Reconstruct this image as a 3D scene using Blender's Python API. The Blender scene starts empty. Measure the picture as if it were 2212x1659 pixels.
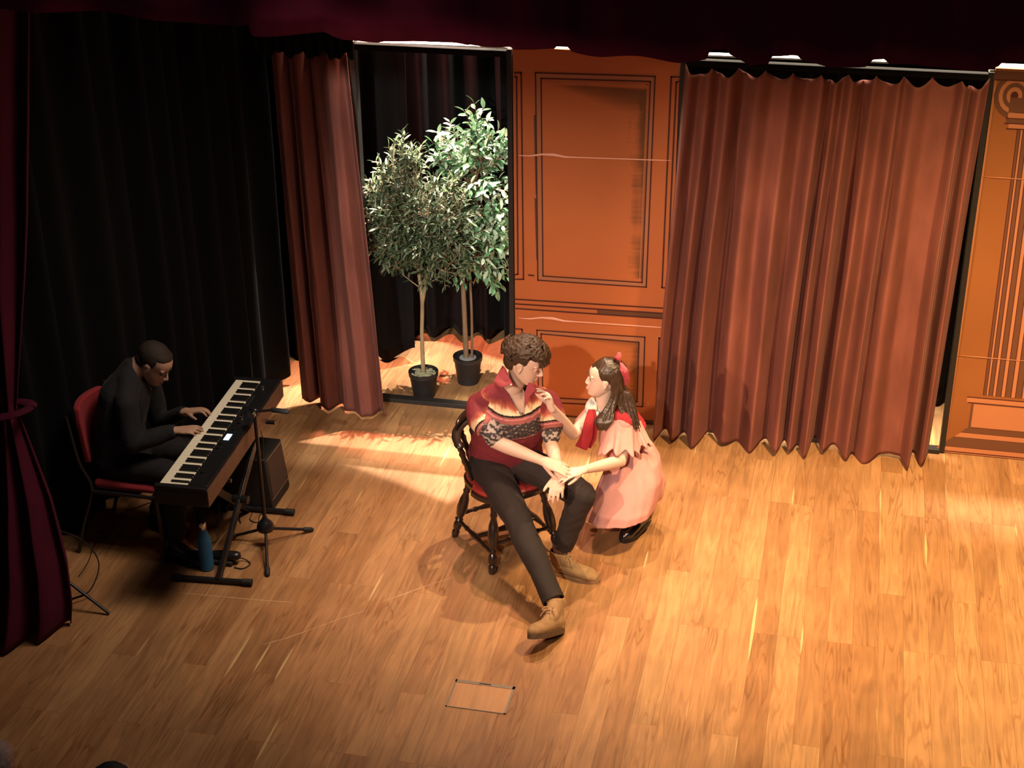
import bpy, bmesh, math, random
import numpy as np
from mathutils import Vector, Matrix, Quaternion, noise
PI = math.pi
rad = math.radians
def lin(a, b, n): return [a+(b-a)*i/(n-1) for i in range(n)]
random.seed(7)
rng = np.random.default_rng(7)
S = bpy.context.scene
C = S.collection

# ------------------------------------------------------------------ camera
FPX, TH, RO, YA, CH = 3350.0, rad(26.67), rad(-.577), rad(-12.75), 4.8
def _axes():
    f = Vector((math.sin(YA)*math.cos(TH), math.cos(YA)*math.cos(TH), -math.sin(TH)))
    r = Vector((math.cos(YA), -math.sin(YA), 0)); u = r.cross(f)
    c, s = math.cos(RO), math.sin(RO)
    return c*r+s*u, -s*r+c*u, f
CR, CU, CF = _axes()
cam_d = bpy.data.cameras.new('camera'); cam = bpy.data.objects.new('camera', cam_d); C.objects.link(cam)
cam.matrix_world = Matrix(((CR.x, CU.x, -CF.x, 0), (CR.y, CU.y, -CF.y, 0), (CR.z, CU.z, -CF.z, CH), (0, 0, 0, 1)))
cam_d.sensor_width = 36; cam_d.lens = FPX/2212*36; cam_d.clip_start = .05; cam_d.clip_end = 60
S.camera = cam
def at(px, py, z=None, y=None, x=None):
    """survey helper: the place point seen at (px, py) that lies on a known floor height / depth plane"""
    px = float(px); py = float(py)
    d = CF+(px-1106)/FPX*CR-(py-829.5)/FPX*CU
    if z is not None: k = (z-CH)/d.z
    elif y is not None: k = y/d.y
    else: k = x/d.x
    return Vector((0, 0, CH))+d*k

# ------------------------------------------------------------------ world, lamps, exposure
S.view_settings.view_transform = 'Standard'; S.view_settings.look = 'None'
S.view_settings.gamma = 1; S.view_settings.exposure = 0; S.view_settings.use_curve_mapping = False
w = bpy.data.worlds.new('world'); S.world = w; w.use_nodes = True
w.node_tree.nodes['Background'].inputs[0].default_value = (.46, .42, .58, 1)
w.node_tree.nodes['Background'].inputs[1].default_value = .14

def spot(name, loc, tgt, power, col, ang, blend=.3, size=.05):
    l = bpy.data.lights.new(name, 'SPOT'); l.energy = power; l.color = col
    l.spot_size = rad(ang); l.spot_blend = blend; l.shadow_soft_size = size
    o = bpy.data.objects.new(name, l); C.objects.link(o); o.location = loc
    o.rotation_euler = (Vector(tgt)-Vector(loc)).to_track_quat('-Z', 'Y').to_euler()
    return o
def shuttered(o, hx, hy, soft=.02, ox=0, oy=0):
    """profile spot with framing shutters: a soft-edged rectangular gate"""
    l = o.data; l.use_nodes = True; nt = l.node_tree; n = nt.nodes; em = n['Emission']
    tc = n.new('ShaderNodeTexCoord'); sp = n.new('ShaderNodeSeparateXYZ'); nt.links.new(tc.outputs['Normal'], sp.inputs[0])
    def m(op, a, b):
        q = n.new('ShaderNodeMath'); q.operation = op
        for i, v in enumerate((a, b)):
            if v is None: continue
            if hasattr(v, 'links'): nt.links.new(v, q.inputs[i])
            else: q.inputs[i].default_value = v
        return q.outputs[0]
    fac = None
    for ax, h, of in ((0, hx, ox), (1, hy, oy)):
        t = m('SUBTRACT', m('DIVIDE', sp.outputs[ax], m('ABSOLUTE', sp.outputs[2], None)), of)
        t = m('SUBTRACT', h, m('ABSOLUTE', t, None))
        t = m('DIVIDE', t, soft)
        q = n.new('ShaderNodeClamp'); nt.links.new(t, q.inputs[0]); t = q.outputs[0]
        fac = t if fac is None else m('MULTIPLY', fac, t)
    nt.links.new(fac, em.inputs['Strength'])
    return o
AMBER = (1, .60, .24); PINK = (1, .50, .40); WHITE = (1, .93, .80); WARM = (1, .70, .42)
# back lights hung above and behind the performers
spot('lamp_back_amber', (-1.05, 8.8, 5.1), (-1.45, 7.2, 0), 800, (1, .74, .42), 42, 1.0, .03)
spot('lamp_back_rose', (-2.3, 8.8, 5.1), (-1.35, 7.2, 0), 560, (1, .50, .40), 42, 1.0, .03)
# overhead amber wash over the right of the stage
spot('lamp_wash_right', (.9, 6.5, 4.6), (.95, 7.5, 0), 2150, (1, .67, .32), 78, 1.0, .15)
# front-of-house profiles, shuttered off the valance
def foh(name, loc, tgt, power, col, hx, soft, size=.05, ox=0, cut=5.3):
    L = Vector(loc); a = math.atan2(L.z-tgt[2], tgt[1]-L.y); hem = math.atan2(L.z-3.17, 5.9-L.y)
    top = math.tan(a-hem); bot = -math.tan(math.atan2(L.z, cut-L.y)-a); return shuttered(spot(name, loc, tgt, power, col, 70, .2, size), hx, (top-bot)/2, soft, ox, (top+bot)/2)
foh('lamp_front_key', (-1.3, .3, 4.9), (-1.35, 7.6, .6), 1350, (1, .88, .74), .20, .09, cut=6.2)
foh('lamp_front_amber', (-4.2, 1.0, 4.6), (.45, 8.6, .7), 2500, (1, .62, .36), .20, .12, .06, cut=6.2)
foh('lamp_front_red', (-2.9, .3, 4.8), (-1.6, 8.2, .8), 420, (1, .50, .38), .15, .12, .12, cut=6.0)
foh('lamp_front_tree', (-1.9, .3, 4.8), (-2.62, 9.0, 1.1), 1900, (1, .96, .88), .062, .012, .03, cut=8.3)
# white profile from above and behind on the potted trees
shuttered(spot('lamp_tree_back', (-2.3, 9.9, 5.1), (-2.72, 8.95, 0), 3000, (1, .88, .80), 50, .1, .02), .20, .17, .012)
# red wash straight down on the upstage floor behind the trees
spot('lamp_upstage_red', (-2.9, 9.4, 5.0), (-2.5, 9.35, 0), 1700, (1, .30, .24), 30, .3, .03)
# unseen area light added to brighten the batten and the flat tops
sl = bpy.data.lights.new('fill_strip', 'AREA'); sl.shape = 'RECTANGLE'; sl.size = 5.6; sl.size_y = .06; sl.energy = 105; sl.color = (1, .88, .70); sl.spread = rad(36)
so = bpy.data.objects.new('fill_strip', sl); C.objects.link(so); so.location = (-.6, 9.06, 3.05); so.rotation_euler = (rad(-4), 0, 0)
# broad soft fill added to lift the dim parts of the stage
spot('fill_low_wash', (-1.3, 6.7, 4.7), (-1.7, 6.2, 0), 250, (1, .76, .60), 110, 1.0, .4)
# dim spill over the pianist
spot('lamp_piano', (-1.5, 6.3, 4.6), (-3.3, 7.2, .6), 360, (1, .82, .66), 52, 1.0, .8)

# ------------------------------------------------------------------ materials
MATS = {}
def mat(name, col, rough=.6, metal=0, spec=.5, sheen=0, bump=None, var=None, attr=False, emit=None, coat=0, sss=0, trans=0):
    if name in MATS: return MATS[name]
    m = bpy.data.materials.new(name); m.use_nodes = True; nt = m.node_tree; b = nt.nodes['Principled BSDF']
    I = b.inputs
    I['Base Color'].default_value = (*col, 1); I['Roughness'].default_value = rough; I['Metallic'].default_value = metal
    I['Specular IOR Level'].default_value = spec; I['Sheen Weight'].default_value = sheen
    I['Coat Weight'].default_value = coat
    if sheen: I['Sheen Roughness'].default_value = .4; I['Sheen Tint'].default_value = (*[min(1, c*1.5+.2) for c in col], 1)
    if emit: I['Emission Color'].default_value = (*emit[0], 1); I['Emission Strength'].default_value = emit[1]
    if sss: I['Subsurface Weight'].default_value = sss; I['Subsurface Radius'].default_value = (.012, .005, .003); I['Subsurface Scale'].default_value = 1
    src = None
    if attr:
        a = nt.nodes.new('ShaderNodeAttribute'); a.attribute_name = 'Col'; src = a.outputs['Color']
    tc = nt.nodes.new('ShaderNodeTexCoord')
    if var:  # (scale xyz, amount) colour variation
        mp = nt.nodes.new('ShaderNodeMapping'); mp.inputs['Scale'].default_value = var[0]; nt.links.new(tc.outputs['Object'], mp.inputs[0])
        nz = nt.nodes.new('ShaderNodeTexNoise'); nz.inputs['Scale'].default_value = 1; nz.inputs['Detail'].default_value = 5; nt.links.new(mp.outputs[0], nz.inputs[0])
        mr = nt.nodes.new('ShaderNodeMapRange'); mr.inputs[1].default_value = .25; mr.inputs[2].default_value = .75
        mr.inputs[3].default_value = 1-var[1]; mr.inputs[4].default_value = 1+var[1]; nt.links.new(nz.outputs[0], mr.inputs[0])
        mx = nt.nodes.new('ShaderNodeMix'); mx.data_type = 'RGBA'; mx.blend_type = 'MULTIPLY'; mx.inputs[0].default_value = 1
        if src: nt.links.new(src, mx.inputs[6])
        else: mx.inputs[6].default_value = (*col, 1)
        nt.links.new(mr.outputs[0], mx.inputs[7]); src = mx.outputs[2]
    if src: nt.links.new(src, I['Base Color'])
    if bump:  # (scale xyz, strength, distance)
        mp = nt.nodes.new('ShaderNodeMapping'); mp.inputs['Scale'].default_value = bump[0]; nt.links.new(tc.outputs['Object'], mp.inputs[0])
        nz = nt.nodes.new('ShaderNodeTexNoise'); nz.inputs['Scale'].default_value = 1; nz.inputs['Detail'].default_value = 6; nt.links.new(mp.outputs[0], nz.inputs[0])
        bp = nt.nodes.new('ShaderNodeBump'); bp.inputs['Strength'].default_value = bump[1]; bp.inputs['Distance'].default_value = bump[2]
        nt.links.new(nz.outputs[0], bp.inputs['Height']); nt.links.new(bp.outputs[0], I['Normal'])
    MATS[name] = m
    return m

def floor_material():
    m = bpy.data.materials.new('oak_boards'); m.use_nodes = True; nt = m.node_tree; N = nt.nodes; L = nt.links; b = N['Principled BSDF']
    def nd(t, **k):
        n = N.new(t)
        for a, v in k.items(): setattr(n, a, v)
        return n
    tc = nd('ShaderNodeTexCoord'); mp = nd('ShaderNodeMapping'); mp.inputs['Rotation'].default_value = (0, 0, rad(90))
    L.new(tc.outputs['Object'], mp.inputs[0])
    br = nd('ShaderNodeTexBrick'); br.offset = .37; br.offset_frequency = 3; br.squash = 1
    br.inputs['Scale'].default_value = 1; br.inputs['Brick Width'].default_value = 1.35; br.inputs['Row Height'].default_value = .128
    br.inputs['Mortar Size'].default_value = .0009; br.inputs['Mortar Smooth'].default_value = .3; br.inputs['Bias'].default_value = 0
    br.inputs['Color1'].default_value = (0, 0, 0, 1); br.inputs['Color2'].default_value = (1, 1, 1, 1); br.inputs['Mortar'].default_value = (.5, .5, .5, 1)
    L.new(mp.outputs[0], br.inputs[0])
    # grain stretched along the boards, shifted from board to board
    ad = nd('ShaderNodeVectorMath', operation='MULTIPLY_ADD'); ad.inputs[1].default_value = (7, 13, 5)
    L.new(br.outputs['Color'], ad.inputs[0]); L.new(tc.outputs['Object'], ad.inputs[2])
    mg = nd('ShaderNodeMapping'); mg.inputs['Scale'].default_value = (26, 2.2, 1); L.new(ad.outputs[0], mg.inputs[0])
    g = nd('ShaderNodeTexNoise'); g.inputs['Scale'].default_value = 1; g.inputs['Detail'].default_value = 8; g.inputs['Distortion'].default_value = 1.4; L.new(mg.outputs[0], g.inputs[0])
    # cathedral rings
    mw = nd('ShaderNodeMapping'); mw.inputs['Scale'].default_value = (9, .75, 1); L.new(ad.outputs[0], mw.inputs[0])
    nw = nd('ShaderNodeTexNoise'); nw.inputs['Scale'].default_value = 1; nw.inputs['Detail'].default_value = 2; L.new(mw.outputs[0], nw.inputs[0])
    wv = nd('ShaderNodeMath', operation='MULTIPLY'); wv.inputs[1].default_value = 95; L.new(nw.outputs[0], wv.inputs[0])
    sn = nd('ShaderNodeMath', operation='SINE'); L.new(wv.outputs[0], sn.inputs[0])
    ln = nd('ShaderNodeMapRange'); ln.inputs[1].default_value = .45; ln.inputs[2].default_value = 1; L.new(sn.outputs[0], ln.inputs[0])
    ncl = nd('ShaderNodeTexNoise'); ncl.inputs['Scale'].default_value = 2.3; L.new(ad.outputs[0], ncl.inputs[0])
    mk = nd('ShaderNodeMapRange'); mk.inputs[1].default_value = .42; mk.inputs[2].default_value = .68; L.new(ncl.outputs[0], mk.inputs[0])
    rings = nd('ShaderNodeMath', operation='MULTIPLY'); L.new(ln.outputs[0], rings.inputs[0]); L.new(mk.outputs[0], rings.inputs[1])
    cr = nd('ShaderNodeValToRGB'); e = cr.color_ramp.elements
    e[0].position = 0; e[0].color = (.30, .142, .056, 1); e[1].position = 1; e[1].color = (.385, .21, .09, 1)
    for p, c in ((.3, (.34, .17, .070, 1)), (.55, (.385, .20, .086, 1)), (.9, (.41, .22, .095, 1))):
        q = e.new(p); q.color = c
    L.new(br.outputs['Color'], cr.inputs[0])
    gr = nd('ShaderNodeMapRange'); gr.inputs[1].default_value = .3; gr.inputs[2].default_value = .7; gr.inputs[3].default_value = .76; gr.inputs[4].default_value = 1.18
    L.new(g.outputs[0], gr.inputs[0])
    m1 = nd('ShaderNodeMix', data_type='RGBA', blend_type='MULTIPLY'); m1.inputs[0].default_value = 1; L.new(cr.outputs[0], m1.inputs[6]); L.new(gr.outputs[0], m1.inputs[7])
    m2 = nd('ShaderNodeMix', data_type='RGBA', blend_type='MULTIPLY'); L.new(rings.outputs[0], m2.inputs[0]); L.new(m1.outputs[2], m2.inputs[6]); m2.inputs[7].default_value = (.72, .62, .52, 1)
    # worn blotches
    nb = nd('ShaderNodeTexNoise'); nb.inputs['Scale'].default_value = 3.5; nb.inputs['Detail'].default_value = 6; L.new(tc.outputs['Object'], nb.inputs[0])
    mb = nd('ShaderNodeMapRange'); mb.inputs[1].default_value = .3; mb.inputs[2].default_value = .75; mb.inputs[3].default_value = .86; mb.inputs[4].default_value = 1.12; L.new(nb.outputs[0], mb.inputs[0])
    m3 = nd('ShaderNodeMix', data_type='RGBA', blend_type='MULTIPLY'); m3.inputs[0].default_value = 1; L.new(m2.outputs[2], m3.inputs[6]); L.new(mb.outputs[0], m3.inputs[7])
    # pale filled gaps between some boards
    sx = nd('ShaderNodeSeparateXYZ'); L.new(tc.outputs['Object'], sx.inputs[0])
    dv = nd('ShaderNodeMath', operation='DIVIDE'); dv.inputs[1].default_value = .128; L.new(sx.outputs[0], dv.inputs[0])
    rd = nd('ShaderNodeMath', operation='ROUND'); L.new(dv.outputs[0], rd.inputs[0])
    df = nd('ShaderNodeMath', operation='SUBTRACT'); L.new(dv.outputs[0], df.inputs[0]); L.new(rd.outputs[0], df.inputs[1])
    cb = nd('ShaderNodeCombineXYZ'); L.new(rd.outputs[0], cb.inputs[0])
    ys = nd('ShaderNodeMath', operation='MULTIPLY'); ys.inputs[1].default_value = .45; L.new(sx.outputs[1], ys.inputs[0]); L.new(ys.outputs[0], cb.inputs[1])
    ns = nd('ShaderNodeTexNoise'); ns.inputs['Scale'].default_value = 3.1; ns.inputs['Detail'].default_value = 1; L.new(cb.outputs[0], ns.inputs[0])
    wd = nd('ShaderNodeMapRange'); wd.inputs[1].default_value = .62; wd.inputs[2].default_value = .74; wd.inputs[3].default_value = 0; wd.inputs[4].default_value = .07; L.new(ns.outputs[0], wd.inputs[0])
    ab = nd('ShaderNodeMath', operation='ABSOLUTE'); L.new(df.outputs[0], ab.inputs[0])
    ls = nd('ShaderNodeMath', operation='LESS_THAN'); L.new(ab.outputs[0], ls.inputs[0]); L.new(wd.outputs[0], ls.inputs[1])
    m4 = nd('ShaderNodeMix', data_type='RGBA'); L.new(ls.outputs[0], m4.inputs[0]); L.new(m3.outputs[2], m4.inputs[6]); m4.inputs[7].default_value = (.62, .43, .2, 1)
    m5 = nd('ShaderNodeMix', data_type='RGBA', blend_type='MULTIPLY'); L.new(br.outputs['Fac'], m5.inputs[0]); L.new(m4.outputs[2], m5.inputs[6]); m5.inputs[7].default_value = (.55, .45, .38, 1)
    L.new(m5.outputs[2], b.inputs['Base Color'])
    b.inputs['Roughness'].default_value = .48; b.inputs['Specular IOR Level'].default_value = .35
    bp = nd('ShaderNodeBump'); bp.inputs['Strength'].default_value = .25; bp.inputs['Distance'].default_value = .002; L.new(g.outputs[0], bp.inputs['Height']); L.new(bp.outputs[0], b.inputs['Normal'])
    return m

M_black = mat('black_drape', (.0065, .0068, .0075), .95, spec=.08, sheen=.05, bump=((60, 60, 8), .15, .004))
M_wall = mat('black_paint', (.012, .011, .012), .9)
M_frame = mat('black_timber', (.02, .017, .015), .55)
M_metal = mat('black_metal', (.012, .011, .012), .35, spec=.5)
M_plastic = mat('black_plastic', (.012, .012, .013), .32)
M_rubber = mat('black_rubber', (.014, .013, .013), .7)
M_chrome = mat('chrome', (.75, .73, .7), .18, 1)

# ------------------------------------------------------------------ object helpers
def link(name, me, mats, parent=None):
    o = bpy.data.objects.new(name, me); C.objects.link(o)
    if mats is not None:
        for m in (mats if isinstance(mats, (list, tuple)) else [mats]): me.materials.append(m)
    if parent is not None:
        o.parent = parent; o.matrix_parent_inverse = Matrix.Translation(-parent.location) if parent.rotation_euler[2] == 0 else (Matrix.Translation(parent.location) @ Matrix.Rotation(parent.rotation_euler[2], 4, 'Z')).inverted()
    return o
def smooth(me, ang=None):
    me.polygons.foreach_set('use_smooth', [True]*len(me.polygons))
    if ang is not None: me.set_sharp_from_angle(angle=rad(ang))
def tag(o, label=None, cat=None, group=None, kind=None):
    if label: o['label'] = label
    if cat: o['category'] = cat
    if group: o['group'] = group
    if kind: o['kind'] = kind
    return o
def thing(name, loc, label, cat, group=None, rz=0):
    o = bpy.data.objects.new(name, None); C.objects.link(o); o.location = loc; o.rotation_euler = (0, 0, rz); o.empty_display_size = .05
    return tag(o, label, cat, group)

class MB:
    """collects shapes into one mesh"""
    def __init__(s): s.v = []; s.f = []; s.mi = []; s.cur = 0
    def add(s, vs, fs):
        k = len(s.v); s.v += [tuple(v) for v in vs]; s.f += [tuple(i+k for i in f) for f in fs]; s.mi += [s.cur]*len(fs); return s
    def box(s, c, d, R=None):
        c = Vector(c); vs = []
        for x in (-.5, .5):
            for y in (-.5, .5):
                for z in (-.5, .5):
                    p = Vector((x*d[0], y*d[1], z*d[2])); vs.append(c+(R @ p if R else p))
        return s.add(vs, [(0, 1, 3, 2), (4, 6, 7, 5), (0, 4, 5, 1), (2, 3, 7, 6), (0, 2, 6, 4), (1, 5, 7, 3)])
    def box2(s, a, b):
        return s.box([(a[i]+b[i])/2 for i in range(3)], [abs(b[i]-a[i]) for i in range(3)])
    def bar(s, a, b, w, h, up=(0, 0, 1)):
        a, b = Vector(a), Vector(b); z = (b-a).normalized(); x = Vector(up).cross(z)
        if x.length < 1e-4: x = Vector((1, 0, 0)).cross(z)
        x.normalize(); y = z.cross(x)
        return s.box((a+b)/2, (w, h, (b-a).length), Matrix((x, y, z)).transposed())
    def tube(s, pts, r, n=10, cap=True, ry=None, up=None, spline=0):
        pts = [Vector(p) for p in pts]
        R = list(r) if isinstance(r, (list, tuple, np.ndarray)) else [r]*len(pts)
        RY = R if ry is None else (list(ry) if isinstance(ry, (list, tuple, np.ndarray)) else [ry]*len(pts))
        if spline:
            P, A, B = [], [], []
            m = len(pts)
            for i in range(m-1):
                p0, p1, p2, p3 = pts[max(i-1, 0)], pts[i], pts[i+1], pts[min(i+2, m-1)]
                for k in range(spline):
                    t = k/spline
                    P.append(.5*((2*p1)+(p2-p0)*t+(2*p0-5*p1+4*p2-p3)*t*t+(3*p1-p0-3*p2+p3)*t**3))
                    u = t*t*(3-2*t); A.append(R[i]*(1-u)+R[i+1]*u); B.append(RY[i]*(1-u)+RY[i+1]*u)
            P.append(pts[-1]); A.append(R[-1]); B.append(RY[-1]); pts, R, RY = P, A, B
        m = len(pts); T = []
        for i in range(m):
            t = pts[min(i+1, m-1)]-pts[max(i-1, 0)]
            if t.length < 1e-9: t = Vector((0, 0, 1))
            T.append(t.normalized())
        x = (Vector(up) if up else Vector((0, 0, 1)))
        x = x-x.dot(T[0])*T[0]
        if x.length < 1e-3: x = Vector((1, 0, 0)); x = x-x.dot(T[0])*T[0]
        x.normalize(); vs = []; fs = []
        for i in range(m):
            x = x-x.dot(T[i])*T[i]; x.normalize(); y = T[i].cross(x)
            for k in range(n):
                a = 2*PI*k/n; vs.append(pts[i]+x*(math.cos(a)*R[i])+y*(math.sin(a)*RY[i]))
        for i in range(m-1):
            for k in range(n):
                a, b = i*n+k, i*n+(k+1) % n; fs.append((a, b, b+n, a+n))
        if cap == 'round':
            for (i, sg) in ((0, -1), (m-1, 1)):
                base = i*n; prev = list(range(base, base+n)); rr = (R[i]+RY[i])/2
                for q in (.5, .85):
                    st = len(vs)
                    for k in range(n):
                        v = Vector(vs[base+k])-pts[i]; vs.append(pts[i]+v*math.cos(q*PI/2)+T[i]*(sg*rr*math.sin(q*PI/2)))
                    for k in range(n):
                        a, b, c, d = prev[k], prev[(k+1) % n], st+(k+1) % n, st+k
                        fs.append((a, b, c, d) if sg > 0 else (d, c, b, a))
                    prev = list(range(st, st+n))
                vs.append(pts[i]+T[i]*sg*rr); e = len(vs)-1
                for k in range(n): fs.append((prev[k], prev[(k+1) % n], e) if sg > 0 else (e, prev[(k+1) % n], prev[k]))
        elif cap:
            fs.append(tuple(range(n-1, -1, -1))); fs.append(tuple((m-1)*n+k for k in range(n)))
        return s.add(vs, fs)
    def lathe(s, prof, c=(0, 0, 0), n=24, R=None, sx=1, sy=1):
        c = Vector(c); vs = []; fs = []
        for (r, z) in prof:
            for k in range(n):
                a = 2*PI*k/n; p = Vector((r*math.cos(a)*sx, r*math.sin(a)*sy, z)); vs.append(c+(R @ p if R else p))
        m = len(prof)
        for i in range(m-1):
            for k in range(n):
                a, b = i*n+k, i*n+(k+1) % n; fs.append((a, b, b+n, a+n))
        fs.append(tuple(range(n-1, -1, -1))); fs.append(tuple((m-1)*n+k for k in range(n)))
        return s.add(vs, fs)
    def ell(s, c, r, R=None, n=20):
        if isinstance(r, (int, float)): r = (r, r, r)
        c = Vector(c); vs = []; fs = []; m = n//2
        for i in range(1, m):
            t = PI*i/m
            for k in range(n):
                a = 2*PI*k/n; p = Vector((r[0]*math.sin(t)*math.cos(a), r[1]*math.sin(t)*math.sin(a), r[2]*math.cos(t))); vs.append(c+(R @ p if R else p))
        for p in (Vector((0, 0, r[2])), Vector((0, 0, -r[2]))): vs.append(c+(R @ p if R else p))
        for i in range(m-2):
            for k in range(n):
                a, b = i*n+k, i*n+(k+1) % n; fs.append((a, a+n, b+n, b))
        t, bt = len(vs)-2, len(vs)-1
        for k in range(n):
            fs.append((t, k, (k+1) % n)); fs.append((bt, (m-2)*n+(k+1) % n, (m-2)*n+k))
        return s.add(vs, fs)
    def mesh(s, name):
        me = bpy.data.meshes.new(name); me.from_pydata(s.v, [], s.f); me.update()
        if any(s.mi): me.polygons.foreach_set('material_index', s.mi)
        return me
    def build(s, name, mats, parent=None, sm=True, ang=40, bevel=0, loc=None):
        me = s.mesh(name)
        if sm: smooth(me, ang)
        o = link(name, me, mats, parent)
        if bevel:
            b = o.modifiers.new('bevel', 'BEVEL'); b.width = bevel; b.segments = 2; b.limit_method = 'ANGLE'; b.angle_limit = rad(40)
        return o

def fuse(mb, voxel=.005, iters=6, name='fused'):
    """one continuous surface from overlapping volumes"""
    me = mb.mesh(name); o = bpy.data.objects.new(name, me); C.objects.link(o)
    r = o.modifiers.new('r', 'REMESH'); r.mode = 'VOXEL'; r.voxel_size = voxel; r.use_smooth_shade = True
    if iters:
        s = o.modifiers.new('s', 'SMOOTH'); s.factor = .5; s.iterations = iters
    dg = bpy.context.evaluated_depsgraph_get()
    out = bpy.data.meshes.new_from_object(o.evaluated_get(dg)); out.name = name
    bpy.data.objects.remove(o); bpy.data.meshes.remove(me)
    out.materials.clear(); smooth(out)
    return out
def getv(me):
    a = np.empty(len(me.vertices)*3, 'f'); me.vertices.foreach_get('co', a); return a.reshape(-1, 3).astype(float)
def getn(me):
    a = np.empty(len(me.vertices)*3, 'f'); me.vertices.foreach_get('normal', a); return a.reshape(-1, 3).astype(float)
def setv(me, a): me.vertices.foreach_set('co', a.astype('f').ravel()); me.update()
def setcol(me, col):
    at_ = me.color_attributes.new('Col', 'FLOAT_COLOR', 'POINT')
    c = np.ones((len(me.vertices), 4), 'f'); c[:, :3] = col; at_.data.foreach_set('color', c.ravel())
def cut(me, keep):
    """keep: bool per vertex; faces touching a removed vertex go"""
    bm = bmesh.new(); bm.from_mesh(me); bm.verts.ensure_lookup_table()
    bmesh.ops.delete(bm, geom=[v for v in bm.verts if not keep[v.index]], context='VERTS')
    bs = {v: [e.other_vert(v) for e in v.link_edges if e.is_boundary] for v in bm.verts if v.is_boundary}
    for _ in range(8):     # even out the cut edge
        new = {v: v.co*.4+(n[0].co+n[1].co)*.3 for v, n in bs.items() if len(n) == 2}
        for v, c in new.items(): v.co = c
    bm.to_mesh(me); bm.free(); me.update()
def fbm(P, sc, seed=0, octv=3):
    """cheap smooth pseudo noise in -1..1 for arrays of points"""
    r = np.random.default_rng(seed); out = np.zeros(len(P)); amp = 1; tot = 0
    for o in range(octv):
        for k in range(5):
            d = r.normal(size=3); d /= np.linalg.norm(d); out += amp*np.sin(P @ d*sc*(1.3+r.random())*2**o+r.random()*6.28)/5*1.6
        tot += amp; amp *= .55
    return out/tot
def sstep(a, b, x): t = np.clip((x-a)/(b-a), 0, 1); return t*t*(3-2*t)

# ------------------------------------------------------------------ the shell
MB().box2((-6.5, 4.92, -.12), (3.6, 12.2, 0)).build('floor', floor_material(), sm=False)['kind'] = 'structure'
MB().box2((-6.5, 12.2, -1.2), (3.6, 12.35, 6.2)).build('wall_back', M_wall, sm=False)['kind'] = 'structure'
MB().box2((-6.65, -1.5, -1.2), (-6.5, 12.35, 6.2)).build('wall_left', M_wall, sm=False)['kind'] = 'structure'
MB().box2((3.6, -1.5, -1.2), (3.75, 12.35, 6.2)).build('wall_right', M_wall, sm=False)['kind'] = 'structure'
MB().box2((-6.65, -1.5, 6.2), (3.75, 12.35, 6.35)).build('ceiling', M_wall, sm=False)['kind'] = 'structure'
MB().box2((-6.5, 4.86, -1.2), (3.6, 4.915, 0)).build('trim_1', M_wall, sm=False)['kind'] = 'structure'   # stage front
MB().box2((-6.5, -1.5, -1.3), (3.6, 4.86, -1.2)).build('floor_auditorium', M_wall, sm=False)['kind'] = 'structure'
# ------------------------------------------------------------------ painted flats
YB = 8.92
CANVAS = mat('painted_canvas', (.60, .17, .045), .5, spec=.3, attr=True, bump=((25, 25, 25), .12, .003))
C_LINE = mat('dark_brown_paint_line', (.075, .012, .006), .6)
C_CREASE = mat('crease_painted_glare', (.95, .52, .38), .35)  # pale pink puts the glare on the canvas crease into its colour
C_BROWN = mat('brown_paint', (.13, .05, .022), .6)
C_LIGHT = mat('light_tan_paint', (.46, .18, .08), .5)
def pin(px, py): p = at(px, py, y=YB); return (p.x, p.z)
def stroke(mb, pts, wpx, d=.0025):
    q = [pin(*p) for p in pts]; w_ = wpx/345/2
    for i in range(len(q)-1):
        a, b = Vector(q[i]), Vector(q[i+1]); t = (b-a).normalized(); n = Vector((-t.y, t.x))*w_; a = a-t*w_*.8; b = b+t*w_*.8
        mb.add([(v.x, YB-d, v.y) for v in (a-n, a+n, b+n, b-n)], [(0, 1, 2, 3)])
def fillp(mb, pts, d=.0012):
    q = [pin(*p) for p in pts]; mb.add([(x, YB-d, z) for x, z in q], [tuple(range(len(q)))])
def canvas_grid(x0, x1, z0, z1, colf, nx=90, nz=180):
    """front face as a fine grid carrying the painter's colours, plus timber edges"""
    vs = []; fs = []
    X, Z = np.meshgrid(np.linspace(x0, x1, nx), np.linspace(z0, z1, nz))
    P = np.stack([X.ravel(), np.full(X.size, YB), Z.ravel()], 1)
    P[:, 1] += np.abs(fbm(P, 3.0, 5, 2))*.0006
    for j in range(nz-1):
        for i in range(nx-1):
            a = j*nx+i; fs.append((a, a+1, a+1+nx, a+nx))
    return P, fs
def flat(name, x0, x1, z1, colf, label, painter):
    P, fs = canvas_grid(x0, x1, .012, z1, colf)
    mb = MB(); mb.add(P.tolist(), fs)
    n0 = len(mb.v)
    mb.box2((x0, YB+.006, .0), (x1, YB+.05, z1))
    mb.cur = 1; painter(mb)
    me = mb.mesh(name)
    col = np.tile(np.array([[.56, .165, .052]]), (len(me.vertices), 1)); col[:n0] = colf(P); setcol(me, col)
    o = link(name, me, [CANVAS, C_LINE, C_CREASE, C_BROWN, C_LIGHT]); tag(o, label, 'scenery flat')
    return o
BASE = np.array([.56, .165, .052]); DARK = np.array([.13, .06, .02])
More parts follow.
